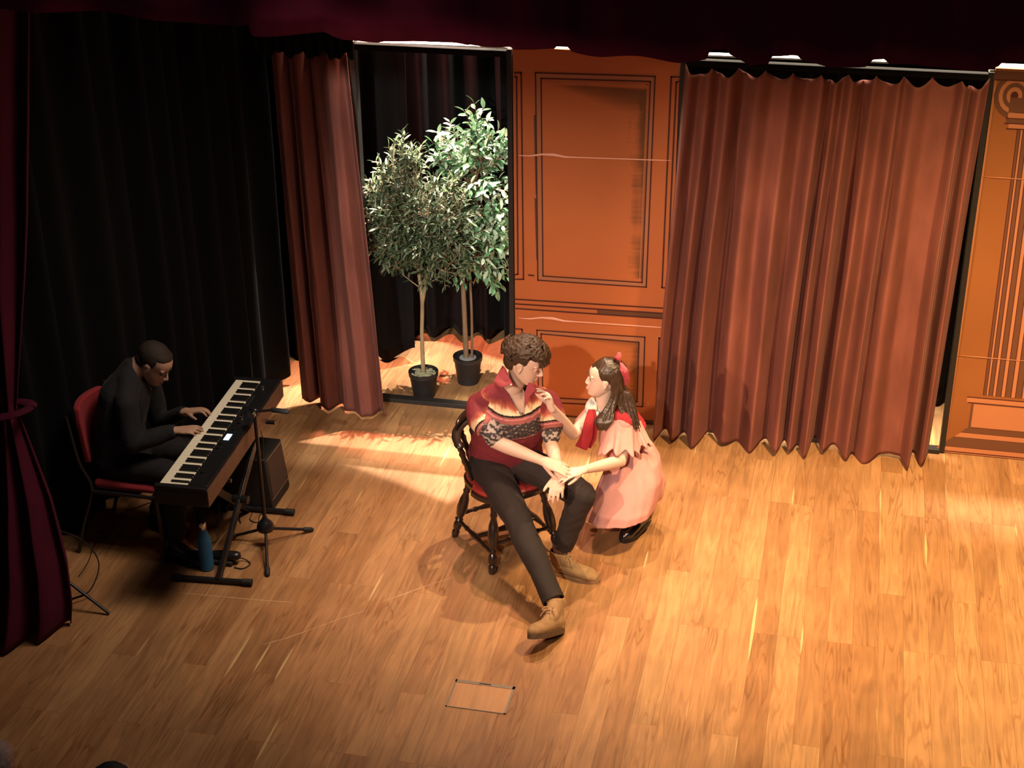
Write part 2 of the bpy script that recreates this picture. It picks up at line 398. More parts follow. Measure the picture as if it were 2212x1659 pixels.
def shade_panel(P, col, L, R, T, B, k=1.0):
    """brushed-on brown shading along the top and right of a painted panel"""
    x, z = P[:, 0], P[:, 2]
    ins = (x > L) & (x < R) & (z > B) & (z < T)
    w_, h_ = R-L, T-B; u = (x-L)/w_; v = (T-z)/h_
    st = fbm(np.stack([x*2.5, 0*x, z*40], 1), 1.4, 11, 3)*.16; sv = fbm(np.stack([x*40, 0*x, z*2], 1), 1.2, 12, 3)*.10
    top = np.clip(1.25-v/np.maximum(.012, .016+.15*np.maximum(u, 0)**1.5)+st*1.3, 0, 1)*sstep(.0, .35, u)
    right = np.clip((u-.86+sv*.6+st*.45)*9, 0, 1)*(1-.15*sstep(.25, .6, v)+.15*sstep(.75, .95, v))
    a = np.clip(np.maximum(top*.95, right), 0, 1)*ins*k
    return col*(1-a[:, None]*.88)+DARK*a[:, None]*.88
def col1(P):
    c = np.tile(BASE, (len(P), 1))*(1+.07*fbm(P, 5, 3, 3)[:, None])
    TL = pin(1176, 179); BR = pin(1384, 603); TR = pin(1399, 184)
    c = shade_panel(P, c, TL[0], TR[0], TL[1], BR[1])
    a = pin(1172, 724); b = pin(1378, 868); c = shade_panel(P, c, a[0], b[0], pin(1376, 740)[1]+.02, b[1], .9)
    return c
def paint1(mb):
    mb.cur = 4
    for q in (((1158, 158), (1414, 165), (1396, 620), (1162, 605)), ((1161, 713), (1393, 728), (1388, 878), (1164, 868))):
        # mitred moulding band, a little paler than the canvas
        a = q; inn = [(q[0][0]+11, q[0][1]+11), (q[1][0]-11, q[1][1]+11), (q[2][0]-10, q[2][1]-10), (q[3][0]+10, q[3][1]-10)]
        for i in range(4): fillp(mb, [a[i], a[(i+1) % 4], inn[(i+1) % 4], inn[i]])
    mb.cur = 1
    W = 3.4
    for line in ([(1157, 157), (1415, 165), (1396, 620), (1162, 605), (1157, 157)],
                 [(1169, 169), (1405, 176), (1387, 610), (1173, 596), (1169, 169)],
                 [(1112, 157), (1126, 157), (1131, 603), (1113, 603)], [(1113, 165), (1116, 166), (1119, 592), (1113, 593)],
                 [(1466, 166), (1450, 166), (1430, 621), (1455, 623)], [(1466, 176), (1461, 178), (1441, 614), (1450, 615)],
                 [(1112, 646), (1441, 666)], [(1112, 656), (1438, 677)], [(1112, 666), (1436, 688)], [(1441, 666), (1438, 692)],
                 [(1160, 713), (1393, 728), (1388, 878), (1164, 868), (1160, 713)],
                 [(1169, 721), (1380, 739), (1376, 868), (1173, 858), (1169, 721)],
                 [(1112, 710), (1128, 711), (1132, 862)], [(1436, 731), (1424, 730), (1416, 905)],
                 [(1142, 594), (1153, 595)]):
        stroke(mb, line, W if len(line) < 5 else 3.0)
    mb.cur = 4
    for line in ([(1176, 177), (1399, 183), (1382, 603)], [(1114, 167), (1118, 590)]): stroke(mb, line, 2.2, .0018)
    mb.cur = 3
    fillp(mb, [(1290, 668), (1440, 677), (1437, 688), (1290, 679)], .0016); fillp(mb, [(1112, 892), (1418, 908), (1416, 916), (1112, 900)], .0016)
    stroke(mb, [(1155, 250), (1159, 420)], 4, .001); stroke(mb, [(1157, 430), (1161, 560)], 5, .001)
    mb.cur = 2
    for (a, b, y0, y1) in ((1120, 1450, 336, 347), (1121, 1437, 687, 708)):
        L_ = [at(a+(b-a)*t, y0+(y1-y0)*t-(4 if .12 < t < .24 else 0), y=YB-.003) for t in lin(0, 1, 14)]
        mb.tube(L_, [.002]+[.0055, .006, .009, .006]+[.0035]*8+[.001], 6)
p0, p1 = at(1111, 500, y=YB).x, at(1469, 135, y=YB).x
flat('scenery_flat', p0, p1, 2.45, col1, 'tall orange canvas flat painted with wood panelling left of the wide red curtain', paint1)

# right flat with the painted column
XR0 = at(2150, 172, y=YB).x-.005; XR1 = 2.35
def xr(px, py): return pin(px, py)
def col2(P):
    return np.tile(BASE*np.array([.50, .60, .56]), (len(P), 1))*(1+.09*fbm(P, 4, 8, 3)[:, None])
CXc = None
def paint2(mb):
    a = pin(2187, 300); b = pin(2108, 850)       # left edge of the shaft
    xl = (a[0]+b[0])/2; xw = .62
    zt, zb = 2.12, pin(2108, 852)[1]
    # shaft flutes
    n = 11
    for i in range(n):
        u0 = i/n; u1 = (i+.58)/n; u2 = (i+1)/n
        for k, (q0, q1) in ((3, (u0, u1)), (4, (u1, u2))):
            mb.cur = k
            xx = [xl+.0+xw*(.5-.5*math.cos(PI*(.12+.76*q)))/1 for q in (q0, q1)]
            mb.add([(xx[0]+.02, YB-.0014, zb), (xx[1]+.02, YB-.0014, zb), (xx[1], YB-.0014, zt), (xx[0], YB-.0014, zt)], [(0, 1, 2, 3)])
            if k == 3:
                mb.cur = 1
                for x_ in xx: mb.add([(x_+.018, YB-.002, zb), (x_+.023, YB-.002, zb), (x_+.003, YB-.002, zt), (x_-.002, YB-.002, zt)], [(0, 1, 2, 3)])
    D_ = [.0016]
    def band(x0, x1, z0, z1, k, cut=0):
        D_[0] += .00012; y_ = YB-D_[0]; mb.cur = k; mb.add([(x0-cut, y_, z0), (x1+cut, y_, z0), (x1, y_, z1), (x0, y_, z1)], [(0, 1, 2, 3)])
    X0, X1 = xl-.02, xl+xw+.05
    f = lambda p: pin(*p)[1]
    e0 = pin(2096, 868); z1_ = f((2100, 858)); 
    band(X0-.03, X1+.03, z1_-.035, z1_, 4); band(X0-.03, X1+.03, z1_-.004, z1_+.003, 1); band(X0-.02, X1+.02, z1_-.041, z1_-.034, 1)
    band(X0, X1, f((2100, 924)), z1_-.041, 3); band(X0+.015, X1-.015, f((2100, 922)), z1_-.045, 4)
    zz = [f((2095, 925)), f((2088, 935)), f((2078, 945)), f((2040, 963)), f((2038, 976))]
    for i, (dz0, dz1) in enumerate(zip(zz[:-1], zz[1:])):
        o0 = [.01, .04, .08, .16][i]; o1 = [.04, .08, .16, .20][i]
        band(X0-o0, X1+o0, dz1, dz0, 3 if i % 2 == 0 else 4, o1-o0); band(X0-o1, X1+o1, dz1-.003, dz1+.003, 1)
    band(X0-.2, X1+.2, .014, zz[-1], 4); band(X0-.2, X1+.2, .012, .02, 1)
    # capital: rings and scroll
    for z_, o_, k in ((2.12, .02, 4), (2.15, .035, 3), (2.18, .03, 4)): band(X0-o_+.01, X1+o_, z_, z_+.032, k); band(X0-o_, X1+o_, z_-.003, z_+.003, 1)
    for cx, sg in ((X0-.0, 1), (X1, -1)):
        for r0, k in ((.13, 3), (.10, 4), (.075, 3), (.05, 4), (.025, 1)):
            mb.cur = k; c = [(cx+r0*.85*math.cos(2*PI*i/20), YB-.002-.0004*(.14-r0)*10, 2.31+r0*math.sin(2*PI*i/20)) for i in range(20)]
            mb.add(c, [tuple(range(19, -1, -1))])
    band(X0-.02, X1+.02, 2.215, 2.30, 3); band(X0-.15, X1+.15, 2.40, 2.45, 3); band(X0-.15, X1+.15, 2.395, 2.402, 1)
    mb.cur = 4
    for (y0, y1) in ((382, 388), (768, 772)):
        L_ = [at(2122 if y0 < 500 else 2070+t*0, y0, y=YB-.003)+Vector((t*.5, 0, 0)) for t in (0, .2, .5, 1)]
        mb.tube(L_, [.001, .0032, .0025, .0015], 6)
    stroke(mb, [(2151, 175), (2041, 960)], 4, .001)
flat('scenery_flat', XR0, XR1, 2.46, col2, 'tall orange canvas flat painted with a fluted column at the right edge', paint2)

# black framed openings either side of the panelled flat
def opening(x0, x1, zt, label):
    t = thing('opening_frame', ((x0+x1)/2, YB+.02, 0), label, 'door frame')
    for x in (x0+.016, x1-.016): MB().box2((x-.016, YB-.012, .0), (x+.016, YB+.06, zt)).build('jamb', M_frame, t, bevel=.002)
    MB().box2((x0+.032, YB-.012, zt-.05), (x1-.032, YB+.04, zt-.012)).build('head_rail', mat('matt_black_timber', (.012, .011, .010), .95, spec=.05), t, bevel=.002)
    MB().box2((x0+.032, YB-.03, .0), (x1-.032, YB+.035, .03)).build('sill', M_frame, t, bevel=.002)
    return t
opening(at(832, 867, z=0).x-.12, p0-.004, 2.44, 'black timber door frame round the opening behind the two potted trees')
opening(p1+.004, XR0-.004, 2.44, 'black timber door frame behind the wide red curtain')
M_batten = mat('cream_paint', (.95, .88, .74), .5)
bt = MB().box2((-3.2, YB+.050, 2.438), (2.34, YB+.104, 2.450)); bt.v = [(x, y, z+.0095*(x+.6)) for x, y, z in bt.v]
tag(bt.build('batten', M_batten, None, bevel=.002), 'long cream batten running above the flats and the red curtain', 'batten')

# ------------------------------------------------------------------ curtains
def prof(xs, ys):
    xs, ys = np.array(xs, float), np.array(ys, float)
    def f(u):
        i = np.clip(np.searchsorted(xs, u)-1, 0, len(xs)-2); t = np.clip((u-xs[i])/(xs[i+1]-xs[i]), 0, 1)
        t = t*t*(3-2*t); return ys[i]*(1-t)+ys[i+1]*t
    return f
def curtain(name, top, bot, zt, zb, fold, amp, mats, label, group=None, nu=420, nv=70, wob=.02, seed=1, hem=None, swag=None, thick=.004):
    """top, bot: ((x,y),(x,y)) lines; fold(u): +1 towards the stage front"""
    U = np.linspace(0, 1, nu); V = np.linspace(0, 1, nv)
    uu, vv = np.meshgrid(U, V)
    t0, t1, b0, b1 = [np.array(p, float) for p in (*top, *bot)]
    P2 = (t0*(1-uu[..., None])+t1*uu[..., None])*(1-vv[..., None])+(b0*(1-uu[..., None])+b1*uu[..., None])*vv[..., None]
    d = (t1-t0)/np.linalg.norm(t1-t0); n = np.array([d[1], -d[0]])
    if n[1] > .5: n = -n
    q = np.stack([uu.ravel()*6, vv.ravel()*1.1, 0*uu.ravel()], 1)
    drift = fbm(q, 1.6, seed, 2).reshape(uu.shape)*wob*vv
    F = fold(np.clip(uu+drift, 0, 1).ravel()).reshape(uu.shape)
    am = amp[0]+(amp[1]-amp[0])*sstep(0, .5, vv)
    wr = fbm(np.stack([uu.ravel()*30, vv.ravel()*9, 0*uu.ravel()], 1), 1.0, seed+3, 3).reshape(uu.shape)*.007*sstep(.0, .3, vv)
    off = F*am+wr
    P2 = P2+n*off[..., None]+d*(fbm(q, 3.1, seed+9, 2).reshape(uu.shape)*.006)[..., None]
    zbu = np.broadcast_to(zb if np.isscalar(zb) else zb(uu), uu.shape); ztu = np.broadcast_to(zt if np.isscalar(zt) else zt(uu), uu.shape)
    z = ztu*(1-vv)+zbu*vv
    P = np.stack([P2[..., 0], P2[..., 1], z], -1).reshape(-1, 3)
    fs = [(j*nu+i, (j+1)*nu+i, (j+1)*nu+i+1, j*nu+i+1) for j in range(nv-1) for i in range(nu-1)]
    me = bpy.data.meshes.new(name); me.from_pydata(P.tolist(), [], fs); me.update(); smooth(me)
    o = link(name, me, mats); s = o.modifiers.new('s', 'SOLIDIFY'); s.thickness = thick
    return tag(o, label, 'curtain', group)
VEL = mat('rust_red_velour', (.20, .066, .047), .75, spec=.2, sheen=.12, bump=((30, 30, 7), .3, .006), var=((6, 6, 2.2), .28))
VEL2 = mat('burgundy_velour_lit', (.16, .016, .046), .85, spec=.1, sheen=.1, bump=((50, 50, 8), .15, .004), var=((9, 9, 2), .2))  # valance copy of the house cloth, coloured lighter to look more lit
VEL3 = mat('burgundy_velour_shaded', (.075, .009, .024), .85, spec=.1, sheen=.05, bump=((50, 50, 8), .15, .004), var=((9, 9, 2), .2))  # same cloth, colour darkened to hold down bounce light on the house curtain
# wide red curtain
zx = [195, 230, 285, 340, 405, 470, 560, 650, 735, 835, 930, 1025, 1070, 1105, 1150, 1200, 1260, 1330, 1400, 1480, 1510, 1575, 1680, 1790, 1850, 1885, 1935, 1990]
zy = [-.5, .9, -.3, .8, -.5, 1, -1, .5, -.3, .8, -.6, 1.1, -.4, .7, -.3, 1, -1.3, .3, -.6, .7, -.2, .8, -.2, -.1, 1.1, -.8, .6, -.8]
u_ = [(v-195)/(1990-195) for v in zx]
pf = prof(u_, zy)
P0 = at(1484, 140, y=8.86); P1 = at(2138, 162, y=8.86)
nclip = 11
def ztop(u): return 2.425-.05*np.abs(np.sin(PI*u*nclip))**.8
def zbot(u): return .02+.016*np.sin(u*31)+.012*np.sin(u*13+1)
def redfold(u): return pf(u)+.02*np.sin(u*2*PI*23+np.sin(u*17))
curtain('stage_curtain', ((P0.x, 8.79), (P1.x, 8.79)), ((-1.06, 8.76), (.665, 8.76)), ztop, zbot, redfold, (.05, .12), VEL,
        'wide rust red curtain hanging in folds right of the panelled orange flat', nu=700, nv=90, seed=4)
# narrow red curtain on the left
lx = [0, .08, .17, .24, .34, .45, .52, .63, .75, .84, .92, 1]; ly = [.2, .6, -1, .5, .9, -.9, .3, .2, 1, .5, -.9, .2]
pl = prof(lx, ly)
def zbl(u): return .02+.03*sstep(.4, 0, u)
curtain('stage_curtain', ((at(587, 110, y=8.86).x, 8.86), (at(749, 110, y=8.86).x, 8.86)), ((-3.42, 8.74), (-2.82, 8.66)), 2.40, zbl, lambda u: pl(u)+.03*np.sin(u*70), (.03, .07), VEL,
        'narrow rust red curtain gathered between the dark wing drapes and the tree opening', nu=260, nv=80, seed=9)
# gathered tie of black cloth above it
curtain('border_cloth', ((-3.6, 8.80), (-2.95, 8.80)), ((-3.6, 8.80), (-2.95, 8.80)), 2.62, lambda u: 2.37+.018*np.sin(u*29)+.01*np.sin(u*63), lambda u: np.sin(u*60), (.006, .01), M_black,
        'short black cloth border above the narrow red curtain', nu=160, nv=12)
tag(bpy.data.objects['border_cloth'], cat='cloth')
# black wing drapes running up the left side of the stage
wf = lambda u: np.sin(u*2*PI*13+2*np.sin(u*9))*.7+.5*np.sin(u*2*PI*5+1)
curtain('wing_drape', ((-4.35, 6.35), (-3.66, 9.02)), ((-4.35, 6.35), (-3.66, 9.02)), 4.2, lambda u: .02+.05*sstep(.965, 1, u)+.008*np.sin(u*40), wf, (.05, .07), M_black,
        'long black drape hanging along the left wing behind the pianist', nu=420, nv=50, seed=2)
curtain('wing_drape', ((-5.6, 6.42), (-4.38, 6.38)), ((-5.6, 6.42), (-4.38, 6.38)), 4.2, .01, wf, (.04, .06), M_black,
        'black drape in the front left wing beside the burgundy house curtain', nu=200, nv=30, seed=12)
# black drapes upstage seen through the opening
curtain('backdrop_drape', ((-3.7, 9.42), (-2.84, 9.55)), ((-3.7, 9.42), (-2.86, 9.55)), 3.4, lambda u: .02+.10*sstep(.80, 1, u)**2, lambda u: np.sin(u*2*PI*4+1), (.04, .05), M_black,
        'black drape behind the olive tree, nearest the narrow red curtain', nu=200, nv=40, seed=3)
curtain('backdrop_drape', ((-3.25, 9.90), (-2.2, 10.02)), ((-3.25, 9.90), (-2.1, 10.02)), 3.4, lambda u: .02+.045*np.abs(np.sin(u*9.5)), lambda u: np.sin(u*2*PI*6), (.05, .07), M_black,
        'black drape with a ragged hem behind the middle of the tree opening', nu=240, nv=40, seed=5)
curtain('backdrop_drape', ((-2.3, 9.9), (-1.3, 9.9)), ((-2.28, 9.9), (-1.3, 9.9)), 3.4, .03, lambda u: np.sin(u*2*PI*4+2), (.03, .05), M_black,
        'black drape behind the broad-leaved tree, beside the panelled flat', nu=240, nv=40, seed=6)
curtain('backdrop_drape', ((-1.3, 9.6), (2.4, 9.6)), ((-1.3, 9.6), (2.4, 9.6)), 4.4, .02, lambda u: np.sin(u*2*PI*22), (.04, .05), M_black,
        'black drape hanging behind the wide red curtain and the column flat', nu=400, nv=30, seed=7)
curtain('masking_border', ((-4.2, 11.2), (2.5, 11.2)), ((-4.2, 11.2), (2.5, 11.2)), 5.6, 3.3, lambda u: np.sin(u*2*PI*30), (.02, .03), M_black,
        'black masking border hanging across the stage above the flats', nu=500, nv=12, seed=8)

# valance of the house curtain
hemp = [(-300, 20), (60, 22), (200, 26), (260, 30), (340, 44), (440, 57), (520, 55), (545, 50), (549, 70), (560, 74), (700, 72), (722, 84), (740, 89), (820, 91), (835, 88), (900, 92), (1010, 97), (1016, 95), (1105, 97), (1112, 104), (1150, 108), (1195, 106), (1203, 97), (1224, 97), (1236, 108), (1300, 121), (1465, 134), (1526, 130), (1534, 111), (1566, 111), (1576, 122), (1620, 140), (1662, 132), (1670, 116), (1722, 116), (1735, 130), (1790, 148), (1870, 141), (1885, 126), (1908, 126), (1920, 138), (2000, 150), (2120, 151), (2155, 142), (2162, 135), (2206, 135), (2215, 143), (2600, 160)]
YV = 5.9
hx = np.array([at(a, b, y=YV).x for a, b in hemp]); hz = np.array([at(a, b, y=YV).z for a, b in hemp])
VX0, VX1 = -4.6, 2.6
def zval(u): return np.interp(VX0+(VX1-VX0)*u, hx, hz)
vf = lambda u: .8*np.sin(u*2*PI*17+2*np.sin(u*11))+.5*np.sin(u*2*PI*7)
curtain('valance', ((VX0, YV), (VX1, YV)), ((VX0, YV), (VX1, YV)), 4.7, zval, vf, (.02, .035), VEL2,
        'dark burgundy valance with a scalloped hem across the top of the stage', nu=1400, nv=20, seed=21, wob=.002)
# tied-back house curtain at the left edge
def house_curtain():
    nu, nv = 200, 120; vs = []; zs = np.linspace(0.02, 4.4, nv)
    ez = [0.0, .15, .4, .78, 1.09, 1.3, 1.84, 2.3, 2.74, 3.23, 4.4]; ex = [-3.78, -3.75, -3.74, -3.77, -3.83, -3.87, -3.76, -3.66, -3.58, -3.50, -3.35]
    iz = [0.0, .75, 1.3, 1.9, 4.4]; ix = [-4.75, -4.45, -4.08, -4.5, -4.9]
    for z in zs:
        xr_ = float(np.interp(z, ez, ex)); xl_ = float(np.interp(z, iz, ix)); am = .05*min(1, abs(z-1.3)/.7)+.025
        for i in range(nu):
            u = i/(nu-1); f = math.sin(u*2*PI*7+1.5*math.sin(u*6)+.15*math.sin(z*3)); bow = math.sin(PI*u)
            vs.append((xl_+(xr_-xl_)*u, 6.04-am*f*1.0-.34*bow*max(0, 1-z/1.3)**1.2, z))
    fs = [(j*nu+i, j*nu+i+1, (j+1)*nu+i+1, (j+1)*nu+i) for j in range(nv-1) for i in range(nu-1)]
    me = bpy.data.meshes.new('house_curtain'); me.from_pydata(vs, [], fs); me.update(); smooth(me)
    o = link('house_curtain', me, VEL3); s = o.modifiers.new('s', 'SOLIDIFY'); s.thickness = .006
    tag(o, 'dark burgundy house curtain gathered by a tieback at the left edge of the stage', 'curtain')
    tb = MB(); L_ = [(-3.93+.16*math.cos(a), 6.02+.09*math.sin(a), 1.30+.03*math.cos(a)) for a in lin(0, 2*PI, 30)]
    tb.tube(L_, .012, 8, cap=False, ry=.03); tb.build('tieback', VEL3, o)
house_curtain()

# ------------------------------------------------------------------ floor box
def floor_box():
    q = [at(*p, z=0) for p in ((985, 1468), (1113, 1484), (1093.5, 1543), (961.5, 1526.6))]
    x0 = (q[0].x+q[3].x)/2; x1 = (q[1].x+q[2].x)/2; y1 = (q[0].y+q[1].y)/2; y0 = (q[2].y+q[3].y)/2
    t = thing('floor_box', ((x0+x1)/2, (y0+y1)/2, 0), 'rectangular floor box with a wooden lid in front of the seated man', 'floor box')
    G = mat('dull_grey_metal', (.20, .17, .13), .45, .6)
    f = MB(); b = .006; tt = .001
    for a in ((x0, y0, x1, y0+b), (x0, y1-.022, x1, y1), (x0, y0, x0+b*1.3, y1), (x1-.012, y0, x1, y1)): f.box2((a[0], a[1], .0005), (a[2], a[3], .003))
    f.build('rim', G, t, sm=False)
    MB().box2((x0+.0082, y0+.0065, .0003), (x1-.0125, y1-.0225, .0015)).build('lid', mat('lid_veneer', (.46, .235, .10), .45, var=((30, 3, 1), .2), bump=((40, 4, 1), .2, .002)), t, sm=False)
    MB().box2(((x0+x1)/2-.03, y1-.014, .003), ((x0+x1)/2+.03, y1-.008, .0045)).build('finger_slot', M_metal, t, sm=False)
floor_box()
# scuffed pale marks of old tape on the boards
MK = mat('scuffed_pale_mark', (.50, .30, .155), .5)
for pts, lab in (([(385, 1280), (470, 1288), (560, 1296), (640, 1302)], 'faint pale scuff line on the boards in front of the X stand'),
                 ([(562, 1394), (620, 1378), (690, 1353), (745, 1333), (792, 1318)], 'pale diagonal scuff line on the boards left of the floor box'),
                 ([(815, 1303), (870, 1284), (930, 1262), (985, 1246)], 'pale diagonal scuff line on the boards ending at the wooden chair leg')):
    m = MB(); q = [at(a, b, z=.0006) for a, b in pts]; vs = []; r_ = random.Random(len(lab))
    Q = [q[i].lerp(q[i+1], t/6) for i in range(len(q)-1) for t in range(6)]+[q[-1]]
    d = (q[-1]-q[0]).normalized(); n_ = Vector((-d.y, d.x, 0))
    for i, p in enumerate(Q): w_ = .0045*r_.uniform(.3, 1)*min(1, i*.4+.1, (len(Q)-1-i)*.4+.1); vs += [p-n_*w_, p+n_*w_]
    m.add(vs, [(2*i, 2*i+2, 2*i+3, 2*i+1) for i in range(len(Q)-1)]); tag(m.build('scuff_mark', MK, sm=False), lab, 'floor mark')
# ------------------------------------------------------------------ potted trees
M_pot = mat('black_pot_plastic', (.018, .016, .016), .55)
M_bark = mat('tan_bark', (.33, .25, .14), .8, bump=((60, 60, 12), .4, .004), var=((40, 40, 8), .25))
M_bark2 = mat('brown_bark', (.20, .13, .075), .8, bump=((60, 60, 12), .4, .004), var=((40, 40, 8), .25))
def leaf_quad(mb, p, d, nrm, L, W, bend=.15, mi=0):
    d = d.normalized(); s = d.cross(nrm); 
    if s.length < 1e-4: s = Vector((1, 0, 0))
    s.normalize(); n = s.cross(d)
    prof_ = ((0, 0), (.22, .36), (.5, .5), (.78, .32), (1, 0))
    vs = []; fs = []
    for t, h in prof_:
        c = p+d*(L*t)-n*(L*bend*t*t)
        if h == 0: vs.append(c)
        else: vs += [c-s*(W*h)+n*(W*.14), c, c+s*(W*h)+n*(W*.14)]
    fs = [(0, 2, 1), (0, 3, 2), (1, 2, 5, 4), (2, 3, 6, 5), (4, 5, 8, 7), (5, 6, 9, 8), (7, 8, 10), (8, 9, 10)]
    mb.cur = mi; mb.add(vs, fs)
def potted(name, base, pr, ph, trunks, crowns, leafL, leafW, ntwig, nleaf, mats_leaf, bark, soilmat, label, droop, seed, stones=False, strays=()):
    r = random.Random(seed); B = Vector(base)
    t = thing(name, base, label, 'potted plant')
    MB().lathe([(pr*.74, 0), (pr*.95, ph*.80), (pr*.98, ph*.82), (pr*1.02, ph*.84), (pr*1.04, ph), (pr*.97, ph), (pr*.93, ph*.93), (pr*.05, ph*.93)], B, 40).build('pot', M_pot, t)
    s = MB(); s.lathe([(pr*.9, ph*.80), (pr*.93, ph*.90), (pr*.6, ph*.93), (.001, ph*.935)], B, 30)
    if stones:
        for i in range(70):
            a = r.random()*2*PI; q = pr*.82*math.sqrt(r.random()); s.ell(B+Vector((q*math.cos(a), q*math.sin(a), ph*.93)), (.006+.01*r.random(), .006+.008*r.random(), .006), n=8)
    s.build('soil', soilmat, t)
    tips = []
    for i, (pts, rr) in enumerate(trunks):
        MB().tube([B+Vector(p) for p in pts], rr, 12, spline=6).build('trunk', bark, t)
    br = MB(); fo = MB()
    for (c, R, nt, org) in crowns:
        c = B+Vector(c); O = [B+Vector(o) for o in org]
        for k in range(nt):
            while True:
                q = Vector((r.uniform(-1, 1), r.uniform(-1, 1), r.uniform(-1, 1)))
                if q.length < 1 and (q.length > .25 or r.random() < .6): break
            P = c+Vector((q.x*R[0], q.y*R[1], q.z*R[2]))
            o = min(O, key=lambda a: (a-P).length+r.random()*.15)
            mid = o.lerp(P, .5)+Vector((r.gauss(0, .02), r.gauss(0, .02), .02))
            out = (P-o).normalized()
            if k % 3 == 0: br.tube([o, mid, P], [.006, .0035, .002], 5, spline=3)
            # twig
            d = (out+Vector((r.gauss(0, .4), r.gauss(0, .4), r.gauss(.35-droop, .35)))).normalized()
            Lt = r.uniform(.10, .19); e = P+d*Lt-Vector((0, 0, droop*Lt*.6)); m_ = P+d*Lt*.5
            tw = [P-d*.05, m_, e]; br.tube(tw, [.0022, .0016, .0008], 4)
            for j in range(nleaf):
                s_ = (j+.5)/nleaf; pp = P.lerp(m_, s_*2) if s_ < .5 else m_.lerp(e, s_*2-1)
                ax = (e-P).normalized(); sd = ax.orthogonal().normalized(); sd.rotate(Quaternion(ax, j*2.4+r.random()*.7))
                ld = (ax*(.75 if j < nleaf-1 else 2)+sd+Vector((0, 0, -droop*.5))).normalized()
                nn = (Vector((0, 0, 1))+Vector((r.gauss(0, .4), r.gauss(0, .4), 0))); sc = r.uniform(.75, 1.15)
                leaf_quad(fo, pp, ld, nn, leafL*sc, leafW*sc, r.uniform(.02, .3), r.choice([0, 0, 0, 1, 1, 2]))
    for (a, b) in strays:
        a = B+Vector(a); b = B+Vector(b); d = (b-a).normalized(); m_ = a.lerp(b, .5)-Vector((0, 0, .015)); br.tube([a, m_, b], [.004, .003, .001], 6, spline=5)
        for j in range(16):
            s_ = .25+.75*j/15; pp = a.lerp(m_, s_*2) if s_ < .5 else m_.lerp(b, s_*2-1)
            sd = d.orthogonal().normalized(); sd.rotate(Quaternion(d, j*2.4)); leaf_quad(fo, pp, (d*.8+sd).normalized(), Vector((0, 0, 1)), leafL, leafW, .1, r.choice([0, 1]))
    br.build('branch', bark, t); o = fo.build('foliage', mats_leaf, t)
    return t
def leafmat(name, c, rough=.35):
    m = mat(name, c, rough, spec=.5)
    return m
OL = [leafmat('olive_leaf', (.065, .10, .05)), leafmat('olive_leaf_grey', (.12, .16, .09)), leafmat('olive_leaf_dark', (.04, .065, .03))]
FI = [leafmat('broad_leaf', (.15, .32, .16), .28), leafmat('broad_leaf_light', (.46, .60, .42), .3), leafmat('broad_leaf_dark', (.045, .12, .05), .28)]
b1 = at(908, 868, z=0)+Vector((0, .10, 0))
fork = (.02, .0, .76)
potted('potted_olive_tree', b1, .098, .185,
       [([(0, 0, .15), (.0, 0, .45), (.01, 0, .70), (-.01, 0, .95), (-.03, 0, 1.2)], [.0155, .0135, .013, .011, .006]),
        ([(.012, 0, .68), (.045, 0, .85), (.09, .0, 1.02), (.10, 0, 1.3)], [.011, .011, .009, .005])],
       [((-.03, 0, 1.22), (.27, .15, .30), 250, [(-.01, 0, .98), (-.03, 0, 1.2), (.09, 0, 1.02), (.10, 0, 1.3), (-.02, 0, 1.05)]),
        ((.10, 0, 1.10), (.22, .14, .24), 110, [(.09, 0, 1.0), (.1, 0, 1.2)]),
        ((-.08, 0, 1.56), (.10, .1, .17), 36, [(-.03, 0, 1.25)]), ((-.25, 0, 1.42), (.08, .1, .08), 14, [(-.1, 0, 1.25)]), ((.2, 0, 1.35), (.12, .12, .12), 30, [(.1, 0, 1.2)])],
       .060, .0165, 0, 11, OL, M_bark, mat('pebble_soil', (.36, .36, .22), .8, var=((60, 60, 60), .4)), 'slender olive tree with narrow grey-green leaves in a black pot of pebbles', .05, 3, True,
       strays=(((-.01, 0, .80), (-.22, -.02, 1.0)), ((-.05, 0, 1.2), (-.33, 0, 1.30)), ((-.05, 0, 1.35), (-.34, 0, 1.52)), ((.06, 0, .84), (.17, 0, .92))))
b2 = at(1004, 838, z=0)+Vector((0, .10, 0))
potted('potted_ficus_tree', b2, .098, .20,
       [([(-.01, 0, .15), (-.015, 0, .5), (-.02, 0, .9), (-.0, 0, 1.3)], [.020, .017, .016, .008]),
        ([(.03, .0, .17), (.035, 0, .5), (.03, .0, .95), (.06, 0, 1.4)], [.010, .009, .009, .005])],
       [((.08, 0, 1.28), (.21, .15, .48), 150, [(-.02, 0, .9), (-.0, 0, 1.3), (.03, 0, .95), (.06, 0, 1.4), (.02, 0, 1.1)]),
        ((.12, 0, .98), (.15, .14, .18), 46, [(.03, 0, .95), (0, 0, 1.0)]),
        ((.02, 0, 1.62), (.20, .15, .12), 40, [(.06, 0, 1.4)]), ((.09, 0, 1.79), (.05, .06, .09), 10, [(.06, 0, 1.5)]), ((.23, 0, 1.62), (.06, .06, .05), 8, [(.08, 0, 1.5)])],
       .068, .030, 0, 7, FI, M_bark2, mat('grey_compost', (.32, .34, .36), .9), 'bushy tree with broad glossy green leaves and two stems in a black pot', .30, 8, False,
       strays=(((.06, 0, 1.4), (.28, -.02, 1.70)),))

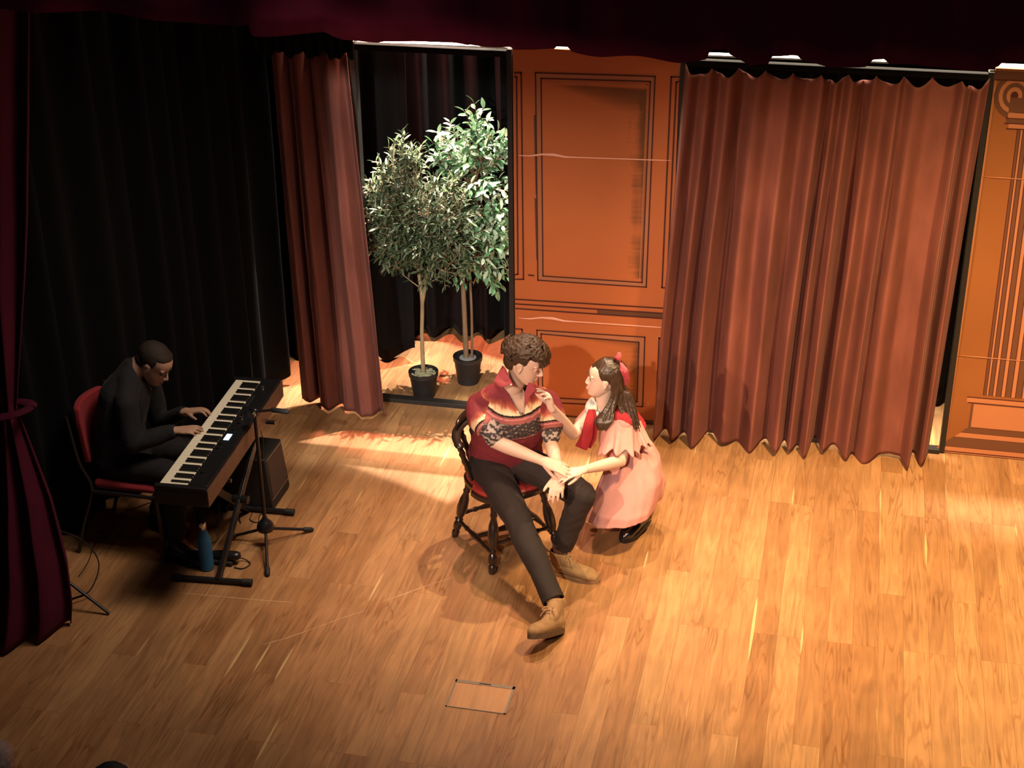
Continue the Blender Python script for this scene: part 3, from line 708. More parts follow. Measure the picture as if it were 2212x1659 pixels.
# ------------------------------------------------------------------ stage piano
def piano():
    A = at(345, 1043, z=.75); Bp = at(510, 820, z=.75); d = (Bp-A); d.z = 0; L = d.length; rz = math.atan2(-d.x, d.y)
    t = thing('stage_piano', (A.x, A.y, 0), 'black electronic piano with a lit display standing on an X frame', 'keyboard', rz=rz)
    Rm = Matrix.Translation((A.x, A.y, 0)) @ Matrix.Rotation(rz, 4, 'Z')
    def put(mb, name, mats, parent=t, **k):
        mb.v = [tuple(Rm @ Vector(v)) for v in mb.v]
        return mb.build(name, mats, parent, **k)
    zt = .75; D = .262; e = .035
    c = MB(); c.box2((-.02, -e, zt-.105), (D, L+e, zt-.022)); c.box2((-.02, -e, zt-.022), (D, -.002, zt+.004)); c.box2((-.02, L+.002, zt-.022), (D, L+e, zt+.004)); c.box2((.155, -.002, zt-.022), (D, L+.002, zt+.006))
    put(c, 'case', M_plastic, bevel=.003)
    put(MB().box2((D+.001, -e, zt-.105), (D+.010, L+e, zt-.004)), 'rear_panel', mat('brown_wood_veneer', (.095, .045, .028), .5, var=((3, 20, 30), .3)), bevel=.002)
    put(MB().box2((.175, L*.40, zt+.006), (.205, L*.455, zt+.008)), 'display', mat('lit_display', (.1, .15, .2), .3, emit=((.55, .78, 1), 2.2)), sm=False)
    kn = [(.19, .10), (.19, .62), (.205, .66), (.19, .93), (.215, .70), (.18, .32), (.18, .36), (.2, .5), (.2, .56)]
    for i, (x, u) in enumerate(kn):
        m = MB(); m.lathe([(.010, 0), (.010, .010), (.008, .013), (.001, .0135)], (x, L*u, zt+.006), 16); put(m, 'knob', M_chrome if i in (1, 3) else M_plastic)
    put(MB().box2((.17, L*.72, zt+.006), (.185, L*.84, zt+.009)), 'slider_slot', M_frame)
    IV = mat('ivory_white_key', (.86, .80, .62), .3); BK = mat('black_key', (.008, .008, .009), .25)
    pat = [1, 1, 0, 1, 1, 1, 0]  # black after C D . F G A .
    order = [5, 6]+[i % 7 for i in range(50)]; W = L/52
    for i, k in enumerate(order):
        put(MB().box2((.0, i*W+.0007, zt-.018), (.150, (i+1)*W-.0007, zt)), 'white_key', IV, bevel=.001)
        if pat[k] and i < 51:
            put(MB().box2((.055, (i+1)*W-.0062, zt-.004), (.153, (i+1)*W+.0062, zt+.010)), 'black_key', BK, bevel=.002)
    return t, Rm, L
PT, PM, PL = piano()
def px_(x, y, z): return PM @ Vector((x, y, z))
# X stand
def xstand():
    n = at(462, 1252, z=.0); 
    t = thing('keyboard_stand', (px_(.1, PL/2, 0).x, px_(.1, PL/2, 0).y, 0), 'black metal X-frame keyboard stand carrying the stage piano', 'stand')
    near0, near1 = at(374, 1246, z=.022), at(543, 1258, z=.022); far0, far1 = at(420, 1088, z=.022), at(634, 1106, z=.022)
    nm = near0.lerp(near1, .58); fm = far0.lerp(far1, .55); r = .0125
    zt = .632
    nu, fu = nm+Vector((.02, .0, 0)), fm
    ny, fy = nm.y, fm.y
    top_far = Vector((nm.x+.02, fy-.02, zt)); top_near = Vector((fm.x-.02, ny+.06, zt))
    for (a, b) in ((near0, near1), (far0, far1)):
        o = MB().tube([a, b], .0145, 12).build('foot_bar', M_metal, t)
        for p, q in ((a, b), (b, a)):
            dd = (q-p).normalized(); MB().tube([p-dd*.004, p+dd*.05], .019, 12).build('rubber_cap', M_rubber, o)
    MB().bar(nm, top_far, .024, .045).build('leg', M_metal, t, bevel=.004)
    MB().bar(fm+Vector((.0, 0, 0)), top_near, .024, .045).build('leg', M_metal, t, bevel=.004)
    for p in (top_far, top_near):
        c = Vector((px_(.12, 0, 0).x, p.y, zt)); MB().tube([c-Vector((.15, 0, 0)), c+Vector((.15, 0, 0))], .012, 10).build('support_arm', M_metal, t)
    m = (nm+top_far)/2; MB().tube([m-Vector((.04, 0, 0)), m+Vector((.05, 0, 0))], .024, 18).build('pivot_knob', M_plastic, t)
xstand()
# microphone stand with round hub
def micstand():
    b = at(577, 1176, z=0); t = thing('microphone_stand', (b.x, b.y, 0), 'black tripod microphone stand with a round hub, just behind the stage piano', 'stand')
    MB().lathe([(.012, .085), (.028, .088), (.046, .10), (.050, .12), (.044, .14), (.028, .16), (.016, .172), (.013, .185)], b, 24).build('hub', M_plastic, t)
    tp = at(549, 893, y=b.y); MB().tube([b+Vector((0, 0, .17)), Vector((b.x, b.y, tp.z))], .0105, 12).build('pole', M_metal, t)
    for q in ((670, 1144), (578, 1238), (497, 1160)):
        e = at(*q, z=.014); l = MB().tube([b+Vector((0, 0, .11)), e], .009, 10).build('leg', M_metal, t)
        d = (e-(b+Vector((0, 0, .11)))).normalized(); MB().tube([e-d*.035, e+d*.008], .0145, 12, cap='round').build('rubber_foot', M_rubber, l)
    c = Vector((b.x, b.y, tp.z+.01))
    MB().ell(c, (.024, .02, .024)).build('clutch', M_plastic, t); MB().tube([c+Vector((0, -.02, 0)), c+Vector((.0, -.052, 0))], [.016, .019], 14).build('clutch_knob', M_chrome, t)
    MB().tube([c+Vector((.10, .015, .015)), c, c-Vector((.04, .02, .01))], .0075, 10).build('boom', M_metal, t)
    MB().tube([c+Vector((.10, .015, .015)), c+Vector((.19, .0, .02))], .014, 12, cap='round').build('counterweight', M_rubber, t)
micstand()
# amplifier cube
def amp():
    fr = at(590, 1107, z=0); br = at(613, 1064, z=0); t = thing('amplifier', (fr.x-.17, fr.y+.14, 0), 'black cube guitar amplifier on the floor behind the X stand', 'amplifier')
    x1 = fr.x; x0 = x1-.36; y0 = fr.y; y1 = y0+.30; zt = .335
    m = MB(); m.add([(x0, y0, .012), (x1, y0, .012), (x1, y1, .012), (x0, y1, .012), (x0, y0+.0, zt), (x1-.035, y0+.03, zt), (x1-.035, y1, zt), (x0, y1, zt)], [(3, 2, 1, 0), (4, 5, 6, 7), (0, 1, 5, 4), (1, 2, 6, 5), (2, 3, 7, 6), (3, 0, 4, 7)])
    m.build('cabinet', mat('black_tolex', (.016, .014, .013), .6, bump=((300, 300, 300), .3, .001)), t, bevel=.008)
    g = MB(); dx = .035
    def fp(u, v): return (x1-dx*v+.0015, y0+.03*v+(y1-y0-.03*v)*u, .012+(zt-.012)*v)
    g.add([fp(.1, .2), fp(.92, .2), fp(.92, .93), fp(.1, .93)], [(0, 1, 2, 3)]); g.build('grille_cloth', mat('dark_brown_grille', (.07, .045, .032), .8, bump=((400, 400, 400), .4, .001)), t, sm=False)
    for (u0, v0, u1, v1) in ((.07, .17, .95, .19), (.07, .94, .95, .96)):
        MB().add([fp(u0, v0), fp(u1, v0), fp(u1, v1), fp(u0, v1)], [(0, 1, 2, 3)]).build('piping', mat('grey_piping', (.25, .2, .17), .5), t, sm=False)
    MB().tube([(x0+.08, (y0+y1)/2, zt), (x0+.1, (y0+y1)/2, zt+.03), (x1-.15, (y0+y1)/2, zt+.03), (x1-.12, (y0+y1)/2, zt)], .009, 8, ry=.014, spline=5).build('handle', M_rubber, t)
    for x in (x0+.03, x1-.03):
        for y in (y0+.03, y1-.03): MB().lathe([(.014, 0), (.014, .014)], (x, y, 0), 12).build('foot', M_rubber, t)
    m = MB()
    for i in range(5): m.tube([(x0-.03+.004*i, y0-.02-.006*i+.05*math.cos(a), .16+.07*math.sin(a)) for a in lin(0, 2*PI, 24)], .006, 8)
    tag(m.build('coiled_cable', M_rubber), 'black coil of cable leaning against the left side of the amplifier', 'cable')
amp()
# bottle
def bottle():
    b = at(445, 1232, z=0)+Vector((0, .02, 0)); t = thing('water_bottle', (b.x, b.y, 0), 'blue metal water bottle with a shiny cap standing beside the X stand foot', 'bottle')
    b = Vector((b.x, b.y, 0)); r = .039
    MB().lathe([(r*.85, 0), (r, .006), (r, .175), (r*.93, .195), (r*.62, .235), (r*.45, .252), (r*.43, .262)], b, 32).build('body', mat('blue_coating', (.03, .15, .28), .45, spec=.4), t)
    MB().lathe([(r*.47, .262), (r*.5, .266), (r*.5, .296), (r*.42, .303), (.002, .304)], b, 28).build('cap', M_chrome, t)
bottle()
# sustain pedal and little boxes
def pedal():
    c = at(488, 1214, z=.0); t = thing('sustain_pedal', (c.x, c.y, 0), 'black sustain pedal on the floor right of the blue bottle', 'pedal')
    MB().box2((c.x-.10, c.y-.045, 0), (c.x+.055, c.y+.045, .03)).build('base', M_rubber, t, bevel=.01)
    MB().tube([(c.x-.06, c.y, .04), (c.x+.065, c.y, .05)], .026, 14, ry=.032, cap='round').build('treadle', M_plastic, t)
    MB().tube([(c.x+.06, c.y+.02, .03), (c.x+.11, c.y+.03, .01), (c.x+.145, c.y-.0, .005), (c.x+.12, c.y-.05, .005), (c.x+.07, c.y-.05, .006)], .0035, 8, spline=8).build('cord', M_rubber, t)
pedal()
def adapter():
    c = at(478, 1050, z=.08)+Vector((0, .0, -.08)); t = thing('power_adapter', (c.x, c.y, 0), 'black power adapter lying on the floor left of the amplifier', 'power adapter')
    MB().box((c.x, c.y, .035), (.15, .09, .07), Matrix.Rotation(.4, 3, 'Z')).build('housing', M_plastic, t, bevel=.008)
    MB().box((c.x+.02, c.y-.12, .02), (.16, .05, .04), Matrix.Rotation(-.3, 3, 'Z')).build('plug_block', M_rubber, t, bevel=.006)
    MB().tube([(c.x-.05, c.y+.01, .05), (c.x-.02, c.y+.08, .12), (c.x+.03, c.y+.12, .14), (c.x+.08, c.y+.12, .1), (c.x+.1, c.y+.09, .03)], .004, 8, spline=8).build('lead', M_rubber, t)
adapter()
M_cable = mat('black_cable', (.03, .018, .014), .5)
def cable(pts, label, r=.003, zs=None):
    q = [at(a, b, z=c) for a, b, c in pts]
    tag(MB().tube(q, r, 8, spline=8).build('cable', M_cable), label, 'cable', None)
cable([(560, 925, .62), (568, 950, .5), (566, 985, .36), (555, 1010, .2), (548, 1060, .05), (545, 1105, .006), (540, 1122, .005), (556, 1128, .005), (562, 1112, .005), (575, 1108, .005)], 'thin black cable dropping from the stage piano to the floor beside the amplifier')
cable([(472, 1085, .2), (474, 1120, .1), (473, 1150, .03), (470, 1165, .006), (458, 1172, .005), (446, 1160, .006)], 'thin dark cable hanging below the stage piano behind the bottle', .0025)
cable([(540, 985, .34), (525, 1020, .2), (510, 1060, .03), (505, 1100, .006), (520, 1130, .005), (512, 1112, .005), (498, 1125, .005)], 'thin black cable looping over the front of the amplifier', .0025)
cable([(335, 1082, .3), (300, 1095, .12), (262, 1110, .01), (235, 1135, .005), (205, 1175, .005), (190, 1215, .005), (170, 1245, .005)], 'black cable running across the floor under the pianist chair')
cable([(262, 1108, .01), (280, 1118, .005), (305, 1124, .005), (318, 1120, .005)], 'short black cable end curled under the pianist chair', .0025)
# black boom stand folded by the house curtain
def sidestand():
    b = at(143, 1312, z=0); t = thing('tripod_stand', (b.x, b.y, 0), 'black tripod stand half hidden beside the burgundy house curtain', 'stand')
    b = Vector((b.x, b.y, 0))
    MB().tube([b+Vector((0, 0, .02)), b+Vector((-.01, .0, .62))], .016, 12).build('pole', M_metal, t)
    MB().lathe([(.022, .0), (.026, .02), (.026, .14), (.02, .16)], b, 16).build('collar', M_plastic, t)
    for q in ((236, 1325), (105, 1290), (150, 1260)):
        e = at(*q, z=.01); MB().tube([b+Vector((0, 0, .20)), e], .0085, 10).build('leg', M_metal, t)
    e = at(236, 1325, z=.01); MB().tube([b+Vector((0, 0, .04)), (b+Vector((0, 0, .20))).lerp(e, .5)], .006, 8).build('brace', M_metal, t)
    MB().tube([b+Vector((0, 0, .5)), b+Vector((.09, .12, .36)), b+Vector((.14, .16, .2)), b+Vector((.10, .1, .06)), b+Vector((.02, .03, .03))], .0035, 8, spline=8).build('cord', M_rubber, t)
sidestand()

# ------------------------------------------------------------------ chairs
def spindle(mb, a, b, prof_, n=12):
    a, b = Vector(a), Vector(b); pts = []; rr = []
    for t, r in prof_: pts.append(a.lerp(b, t)); rr.append(r)
    mb.tube(pts, rr, n)
CHC = Vector((-1.70, 7.32, 0)); CHA = rad(-48)
def captain_chair():
    t = thing('captains_chair', CHC, 'dark turned-wood captain chair with a red seat under the seated man', 'chair', rz=0)
    Rm = Matrix.Translation(CHC) @ Matrix.Rotation(CHA, 4, 'Z')   # local +x = the way the chair faces
    def P(x, y, z): return Rm @ Vector((x, y, z))
    W = mat('dark_stained_wood', (.022, .012, .008), .28, spec=.6, coat=.3)
    # seat: rounded slab with cushion-like red top
    s = MB(); out = []
    for k in range(40):
        a = 2*PI*k/40; c, q = math.cos(a), math.sin(a)
        r = 1/((abs(c)**3+abs(q)**3)**(1/3)); out.append((c*r*.215, q*r*.225*(1.06 if c > 0 else .94)))
    def ring(k, z): return [P(x*k, y*k, z) for x, y in out]
    def stack(levels):
        m = MB(); vs = []; fs = []
        for k, z in levels: vs += ring(k, z)
        for i in range(len(levels)-1):
            for j in range(40): a, b = i*40+j, i*40+(j+1) % 40; fs.append((a, b, b+40, a+40))
        fs.append(tuple(range(39, -1, -1))); fs.append(tuple((len(levels)-1)*40+j for j in range(40))); m.add(vs, fs); return m
    stack([(.93, .405), (1, .412), (1.0, .435), (.97, .442)]).build('seat', W, t)
    stack([(.95, .4425), (.965, .452), (.92, .462), (.6, .464)]).build('seat_pad', mat('red_leather_seat', (.27, .025, .02), .45, var=((6, 6, 6), .15)), t)
    # legs with turned rings, the foot block and blocks at the stretchers
    lp = [(0, .017), (.05, .018), (.10, .021), (.16, .016), (.20, .022), (.24, .016), (.34, .027), (.48, .032), (.60, .026), (.66, .017), (.69, .025), (.72, .017), (.76, .024), (.80, .025), (.84, .024), (.87, .015), (.90, .023), (.97, .021), (1, .015)]
    feet = {}
    for (sx, sy) in ((1, 1), (1, -1), (-1, 1), (-1, -1)):
        top = P(.14*sx, .15*sy, .408); bot = P(.225*sx, .215*sy, 0); feet[(sx, sy)] = (top, bot)
        m = MB(); spindle(m, top, bot, lp); m.build('leg', W, t)
    sp = [(0, .010), (.1, .013), (.2, .010), (.25, .016), (.3, .011), (.5, .019), (.7, .011), (.75, .016), (.8, .010), (.9, .013), (1, .010)]
    def on(k, f): a, b = feet[k]; return a.lerp(b, f)
    for a, b, f in (((1, 1), (-1, 1), .72), ((1, -1), (-1, -1), .72), ((1, 1), (1, -1), .60), ((-1, 1), (-1, -1), .60)):
        m = MB(); spindle(m, on(a, f), on(b, f), sp); m.build('stretcher', W, t)
    m = MB(); spindle(m, on((1, 1), .72).lerp(on((-1, 1), .72), .5), on((1, -1), .72).lerp(on((-1, -1), .72), .5), sp); m.build('stretcher', W, t)
    # bow arm rail and spindles
    def bow(a, zo=0, k=1): return P(-.02-.235*math.cos(a)*k, .265*math.sin(a)*k, .70+.03*math.cos(a)+zo)
    A = [rad(x) for x in lin(-88, 88, 41)]
    m = MB(); m.tube([bow(a) for a in A], [.020+.013*max(0, math.cos(a))+(.006 if abs(a) > 1.4 else 0) for a in A], 12, ry=.014, cap='round', up=(1, 0, 0)); 
    m.build('arm_rail', W, t)
    m = MB(); A2 = [rad(x) for x in lin(-52, 52, 21)]; m.tube([bow(a, .045, .99) for a in A2], [.012+.022*math.cos(a*1.6) for a in A2], 10, ry=.013, cap='round', up=(0, 0, 1)); m.build('back_crest', W, t)
    ap = [(0, .011), (.08, .014), (.14, .010), (.2, .017), (.3, .013), (.4, .018), (.5, .012), (.6, .017), (.7, .012), (.78, .016), (.86, .010), (1, .010)]
    for a in (-84, -62, -40, -20, 0, 20, 40, 62, 84):
        a = rad(a); q = bow(a, -.012); bs = P(-.02-.165*math.cos(a), .185*math.sin(a), .438)
        m = MB(); spindle(m, q, bs, ap); m.build('spindle', W, t)
captain_chair()
PCC = Vector((-3.745, 6.97, 0))
def pianist_chair():
    t = thing('stacking_chair', PCC, 'red upholstered stacking chair with thin black legs under the pianist', 'chair')
    RD = mat('red_upholstery', (.25, .014, .02), .85, sheen=.3, bump=((200, 200, 200), .2, .001)); x, y = PCC.x, PCC.y
    m = MB()
    m.box2((x-.18, y-.205, .425), (x+.19, y+.205, .475)); m.build('seat', RD, t, bevel=.022)
    m = MB(); 
    for i in range(9):
        pass
    vs = []; fs = []
    n = 14
    for j in range(10):
        v = j/9; z = .56+.33*v
        for i in range(n):
            u = i/(n-1); bowx = -.04*(1-(2*u-1)**2); wv = .165*(1-.25*max(0, v-.8)*5*.5)
            vs.append((x-.235-.03*v+bowx, y+(2*u-1)*wv, z))
    k = len(vs); vs += [(a+.04, b, c) for a, b, c in vs]
    for j in range(9):
        for i in range(n-1):
            a = j*n+i; fs.append((a, a+n, a+n+1, a+1)); fs.append((k+a, k+a+1, k+a+n+1, k+a+n))
    for i in range(n-1): fs.append((i, i+1, k+i+1, k+i)); b = 9*n; fs.append((b+i, k+b+i, k+b+i+1, b+i+1))
    for j in range(9): a = j*n; fs.append((a, k+a, k+a+n, a+n)); b = a+n-1; fs.append((b, b+n, k+b+n, k+b))
    m.add(vs, fs); m.build('backrest', RD, t, bevel=.012)
    for s in (-1, 1):
        yy = y+s*.225
        MB().tube([(x-.27, yy, .88), (x-.235, yy, .60), (x-.18, yy, .44), (x-.26, yy, .2), (x-.32, yy, .0)], .011, 10, spline=5).build('leg', M_metal, t)
        MB().tube([(x-.19, yy, .42), (x+.17, yy, .418), (x+.20, yy, .39), (x+.215, yy, .0)], .011, 10, spline=5).build('leg', M_metal, t)
    MB().tube([(x+.17, y-.225, .41), (x+.17, y+.225, .41)], .010, 8).build('cross_bar', M_metal, t)
pianist_chair()
# ------------------------------------------------------------------ people
SKIN = mat('fair_skin', (.72, .44, .33), .5, spec=.35, attr=True, sss=.06)
def frame(fwd, up=(0, 0, 1), roll=0):
    f = Vector(fwd).normalized(); u = Vector(up); u = (u-u.dot(f)*f).normalized(); r = f.cross(u)
    if roll: q = Quaternion(f, roll); u = q @ u; r = q @ r
    return Matrix((r, f, u)).transposed()      # columns: right, forward, up
def head_shapes(mb, c, Rm, k=1.0, fem=False, ears=True):
    c = Vector(c)
    def E(p, r, R2=None): mb.ell(c+Rm @ (Vector(p)*k), [a*k for a in r], Rm @ R2 if R2 else Rm, 24)
    Z_ = [-.118, -.112, -.103, -.092, -.078, -.062, -.045, -.028, -.008, .01, .026, .05, .075, .095, .110, .118, .121]
    Fy = [.040, .066, .082, .087, .0835, .0865, .088, .086, .081, .083, .0885, .088, .076, .055, .028, .005, -.01]
    By = [.020, .002, -.01, -.02, -.035, -.048, -.062, -.078, -.092, -.101, -.108, -.111, -.104, -.086, -.058, -.035, -.012]
    Wx = [.010, .024, .034, .042, .050, .0565, .061, .065, .0675, .070, .0725, .074, .070, .058, .038, .018, .003]
    if fem: Wx = [w_*(.94 if z_ < -.02 else 1) for w_, z_ in zip(Wx, Z_)]
    zs = lin(-.118, .121, 49); f_ = [float(np.interp(z, Z_, Fy)) for z in zs]; b_ = [float(np.interp(z, Z_, By)) for z in zs]; w_ = [float(np.interp(z, Z_, Wx)) for z in zs]
    sm_ = lambda a: [a[0]]+[(a[i-1]+2*a[i]+a[i+1])/4 for i in range(1, len(a)-1)]+[a[-1]]
    for _ in range(2): f_, b_, w_ = sm_(f_), sm_(b_), sm_(w_)
    vs = []; fs = []; n = 48
    for z, f, b, w in zip(zs, f_, b_, w_):
        cy = b+(f-b)*.46
        for j in range(n):
            t = 2*PI*j/n; sx = math.sin(t); cx = math.cos(t); e = .82 if cx > 0 else 1
            vs.append(c+Rm @ (V3((w*(abs(sx)**.92)*(1 if sx > 0 else -1), cy+((f-cy) if cx > 0 else (cy-b))*(abs(cx)**e)*(1 if cx > 0 else -1), z))*k))
    for i in range(len(zs)-1):
        for j in range(n): a, b = i*n+j, i*n+(j+1) % n; fs.append((a, b, b+n, a+n))
    fs.append(tuple(range(n-1, -1, -1))); fs.append(tuple((len(zs)-1)*n+j for j in range(n))); mb.add(vs, fs)
    for s in (-1, 1):
        E((.030*s, .0725, .027), (.026, .0120, .0075))
        if ears:
            Re = Matrix.Rotation(rad(-24*s), 3, 'Z') @ Matrix.Rotation(rad(-10), 3, 'X')
            E((.0735*s, -.002, -.006), (.0075, .017, .030), Re); E((.0755*s, -.010, .008), (.0075, .014, .020), Re); E((.073*s, .002, -.030), (.006, .008, .009), Re)
    T = lambda pts, r, ry=None: mb.tube([c+Rm @ (Vector(p)*k) for p in pts], [a*k for a in r], 12, cap='round', ry=None if ry is None else [a*k for a in ry], up=Rm @ Vector((1, 0, 0)), spline=4)
    nl = .0 if not fem else -.007
    T([(0, .084, .016), (0, .092+nl*.5, .0), (0, .103+nl, -.020), (0, .107+nl, -.0285)], [.0065, .007, .0085, .0085 if not fem else .0075])
    for s in (-1, 1): E((.0105*s, .096+nl*.6, -.0315), (.0068, .0095, .0065))
    E((0, .083, -.056), (.019, .010, .013))
    T([(-.021, .081, -.060), (-.008, .0925, -.0565), (0, .0935, -.0575), (.008, .0925, -.0565), (.021, .081, -.060)], [.002, .0045, .0045, .0045, .002])
    T([(-.018, .080, -.066), (-.006, .091, -.0685), (.006, .091, -.0685), (.018, .080, -.066)], [.002, .0055, .0055, .002])
def head_finish(V, c, Rm, k=1.0, smile=False):
    """eye sockets pressed in; returns local coords"""
    A = np.array(Rm).T; Lc = (V-np.array(c)) @ A.T/k
    d = np.zeros(len(V))
    for s in (-1, 1):
        q = (Lc-np.array([.031*s, .082, .006]))/np.array([.018, .03, .011]); d -= .0085*np.exp(-(q**2).sum(1)*1.1)
        q = (Lc-np.array([.027*s, .10, -.046]))/np.array([.004, .02, .014]); d -= .0015*np.exp(-(q**2).sum(1))
    for s in (-1, 1):
        q = (Lc-np.array([.083*s, .002, .0]))/np.array([.012, .008, .013]); V -= (.004*k*np.exp(-(q**2).sum(1)))[:, None]*(np.array(Rm) @ np.array([s, 0, 0]))[None, :]
    q = (Lc-np.array([0, .088, -.0625]))/np.array([.022, .02, .0016 if not smile else .0042]); d -= (.002 if not smile else .007)*np.exp(-(q**2).sum(1))
    V += (d*k)[:, None]*(np.array(Rm) @ np.array([0, 1, 0]))[None, :]
    return Lc
def head_colour(col, Lc, lip=(.62, .22, .17), cheek=.25, msk=None):
    def g(p, r): q = (Lc-np.array(p))/np.array(r); return np.exp(-(q**2).sum(1))
    for s in (-1, 1):
        a = cheek*g((.04*s, .07, -.03), (.022, .03, .02)); col[:] = col*(1-a[:, None])+np.array([.75, .30, .22])*a[:, None]
    a = .85*np.clip(g((0, .090, -.0625), (.018, .014, .0080))*1.6, 0, 1); col[:] = col*(1-a[:, None])+np.array(lip)*a[:, None]
    return col
def face_parts(body, c, Rm, k, brow, lidcol, iris=(.10, .06, .03), down=0.0, lash=False):
    c = Vector(c); P = lambda p: c+Rm @ (Vector(p)*k)
    EW = mat('eye_white', (.75, .72, .68), .2); IR = mat('brown_iris', iris, .1); BR = mat(brow[0], brow[1], .7); LD = mat('eyelid_'+brow[0], lidcol, .5)
    for s in (-1, 1):
        e = MB().ell(P((.031*s, .0715, .005)), .0118*k, None, 20).build('eye', EW, body)
        g = (Vector((0, 1, -.35-down))).normalized()
        MB().ell(P(Vector((.031*s, .0715, .005))+g*.0085), (.0058*k, .0048*k, .0058*k), Rm).build('iris', IR, e)
        for (ax_, T_) in (((0, .50+.25*down, 1), 78+48*down), ((0, .35, -1), 52)):
            q_ = Vector((0, 0, 1)).rotation_difference(Vector(ax_)).to_matrix(); m = MB(); r_ = .0127*k; m.lathe([(r_*math.sin(rad(T_)*i/8)+1e-5, r_*math.cos(rad(T_)*i/8)) for i in range(9)], P((.031*s, .0715, .005)), 20, Rm @ q_); m.build('eyelid', LD, body)
        m = MB(); m.tube([P((s*(.031+.0125*math.cos(a)), .0845-.005*abs(math.cos(a)), .0060+(.0055-down*.014)*math.sin(a))) for a in lin(PI, 0, 9)], .0014*k, 6, cap='round'); m.build('eyelashes', BR, body)
        m = MB(); m.tube([P((.014*s, .0885, .023)), P((.028*s, .0865, .029)), P((.045*s, .074, .025))], [.0028*k, .0034*k, .0014*k], 8, cap='round', spline=4); m.build('eyebrow', BR, body)
def hand_shapes(mb, W, d, n, side, k=1.0, curl=(.35, .35, .4, .45), curl2=None, spread=.09, thumb=(.75, .35), thumb_curl=.3, flatten=1):
    """W wrist, d towards fingers, n back-of-hand normal, side=+1/-1 which side the thumb leaves (along s)"""
    W = Vector(W); d = Vector(d).normalized(); n = Vector(n); n = (n-n.dot(d)*d).normalized(); s = d.cross(n)*side   # s: thumb side
    L = .088*k
    def T(pts, r, ry=None): mb.tube(pts, r, 10, cap='round', ry=ry, up=n, spline=3)
    T([W-d*.02*k, W+d*.012*k, W+d*.045*k, W+d*.078*k], [.021*k, .019*k, .0155*k, .0135*k], [.028*k, .031*k, .039*k, .041*k])
    T([W+d*.015*k+s*.018*k-n*.006*k, W+d*.05*k+s*.03*k-n*.008*k], [.014*k, .011*k])
    offs = (.030, .0105, -.0095, -.0285); lens = (.070, .078, .073, .057); rr = (.0088, .009, .0086, .0076); kx = (.082, .088, .083, .074)
    cv2 = curl2 or [c*1.15 for c in curl]
    tips = []
    for i in range(4):
        a = spread*(1.5-i); dd = (d*math.cos(a)+s*math.sin(a)).normalized(); p = W+d*kx[i]*k+s*offs[i]*k; pts = [p-dd*.018*k, p]; ang = curl[i]
        for fr, ex in ((.44, 0), (.31, cv2[i]), (.25, cv2[i]*.7)):
            ang += ex; v = dd*math.cos(ang)-n*math.sin(ang); pts.append(pts[-1]+v*lens[i]*k*fr)
        r = rr[i]*k; T(pts, [r*1.05, r*1.1, r, r*.95, r*.78]); tips.append((pts[-1], (pts[-1]-pts[-2]).normalized()))
    b = W+d*.020*k+s*.022*k-n*.006*k; t1 = (d*math.cos(thumb[0])+s*math.sin(thumb[0])-n*thumb[1]).normalized()
    t2 = (t1*math.cos(thumb_curl)+(d*.8-n*.2-s*.3).normalized()*math.sin(thumb_curl)).normalized(); t3 = (t2*math.cos(thumb_curl)+(d-s*.4).normalized()*math.sin(thumb_curl)).normalized()
    p1 = b+t1*.040*k; p2 = p1+t2*.030*k; p3 = p2+t3*.024*k
    T([b, p1, p2, p3], [.0135*k, .0105*k, .0098*k, .0078*k]); tips.append((p3, t3))
    return tips
def limb(mb, pts, r, ry=None, up=None): mb.tube(pts, r, 18, cap='round', ry=ry, up=up, spline=5)
def body_base(mb, J, k=1.0):
    """trunk, neck, arms, legs under the clothes"""
    limb(mb, [J['pelvis'], J['belly'], J['chest'], J['neck0']], [.115*k, .10*k, .115*k, .06*k], [.155*k, .13*k, .155*k, .075*k], J['side_up'])
    limb(mb, [J['neck0'], J['neck1']], [.052*k, .050*k])
    for s in 'RL':
        limb(mb, [J['chest'].lerp(J['sh'+s], .3), J['sh'+s]], [.07*k, .05*k])
        limb(mb, [J['sh'+s], J['sh'+s].lerp(J['el'+s], .5), J['el'+s]], [.052*k, .046*k, .038*k])
        limb(mb, [J['el'+s], J['el'+s].lerp(J['wr'+s], .3), J['wr'+s]], [.038*k, .041*k, .0245*k], [.036*k, .038*k, .028*k])
        limb(mb, [J['pelvis'].lerp(J['hip'+s], .6), J['hip'+s], J['hip'+s].lerp(J['kn'+s], .5), J['kn'+s]], [.09*k, .085*k, .072*k, .053*k])
        limb(mb, [J['kn'+s], J['kn'+s].lerp(J['an'+s], .3), J['an'+s]], [.05*k, .053*k, .034*k])
        ft = J['toe'+s]; an = J['an'+s]; limb(mb, [an, an.lerp(ft, .5)-Vector((0, 0, .02)), ft], [.036*k, .032*k, .022*k])
def finish_body(name, mb, c, Rm, k, base, label, voxel=.004, smile=False, cheek=.25, lip=(.62, .22, .17), nails=()):
    me = fuse(mb, voxel, 4, name); V = getv(me); Lc = head_finish(V, c, Rm, k, smile); setv(me, V)
    col = np.tile(np.array(base), (len(V), 1))*(1+.04*fbm(V, 30, 1, 2)[:, None])
    near = (np.abs(Lc).max(1) < .16)
    cc = col[near]; head_colour(cc, Lc[near], lip, cheek); col[near] = cc
    for p, d_ in nails:
        q = ((V-np.array(p))**2).sum(1); a = .35*np.exp(-q/(.013**2)); col = col*(1-a[:, None])+np.array([.80, .36, .28])*a[:, None]
    setcol(me, col); o = link(name, me, SKIN); tag(o, label, 'person'); return o
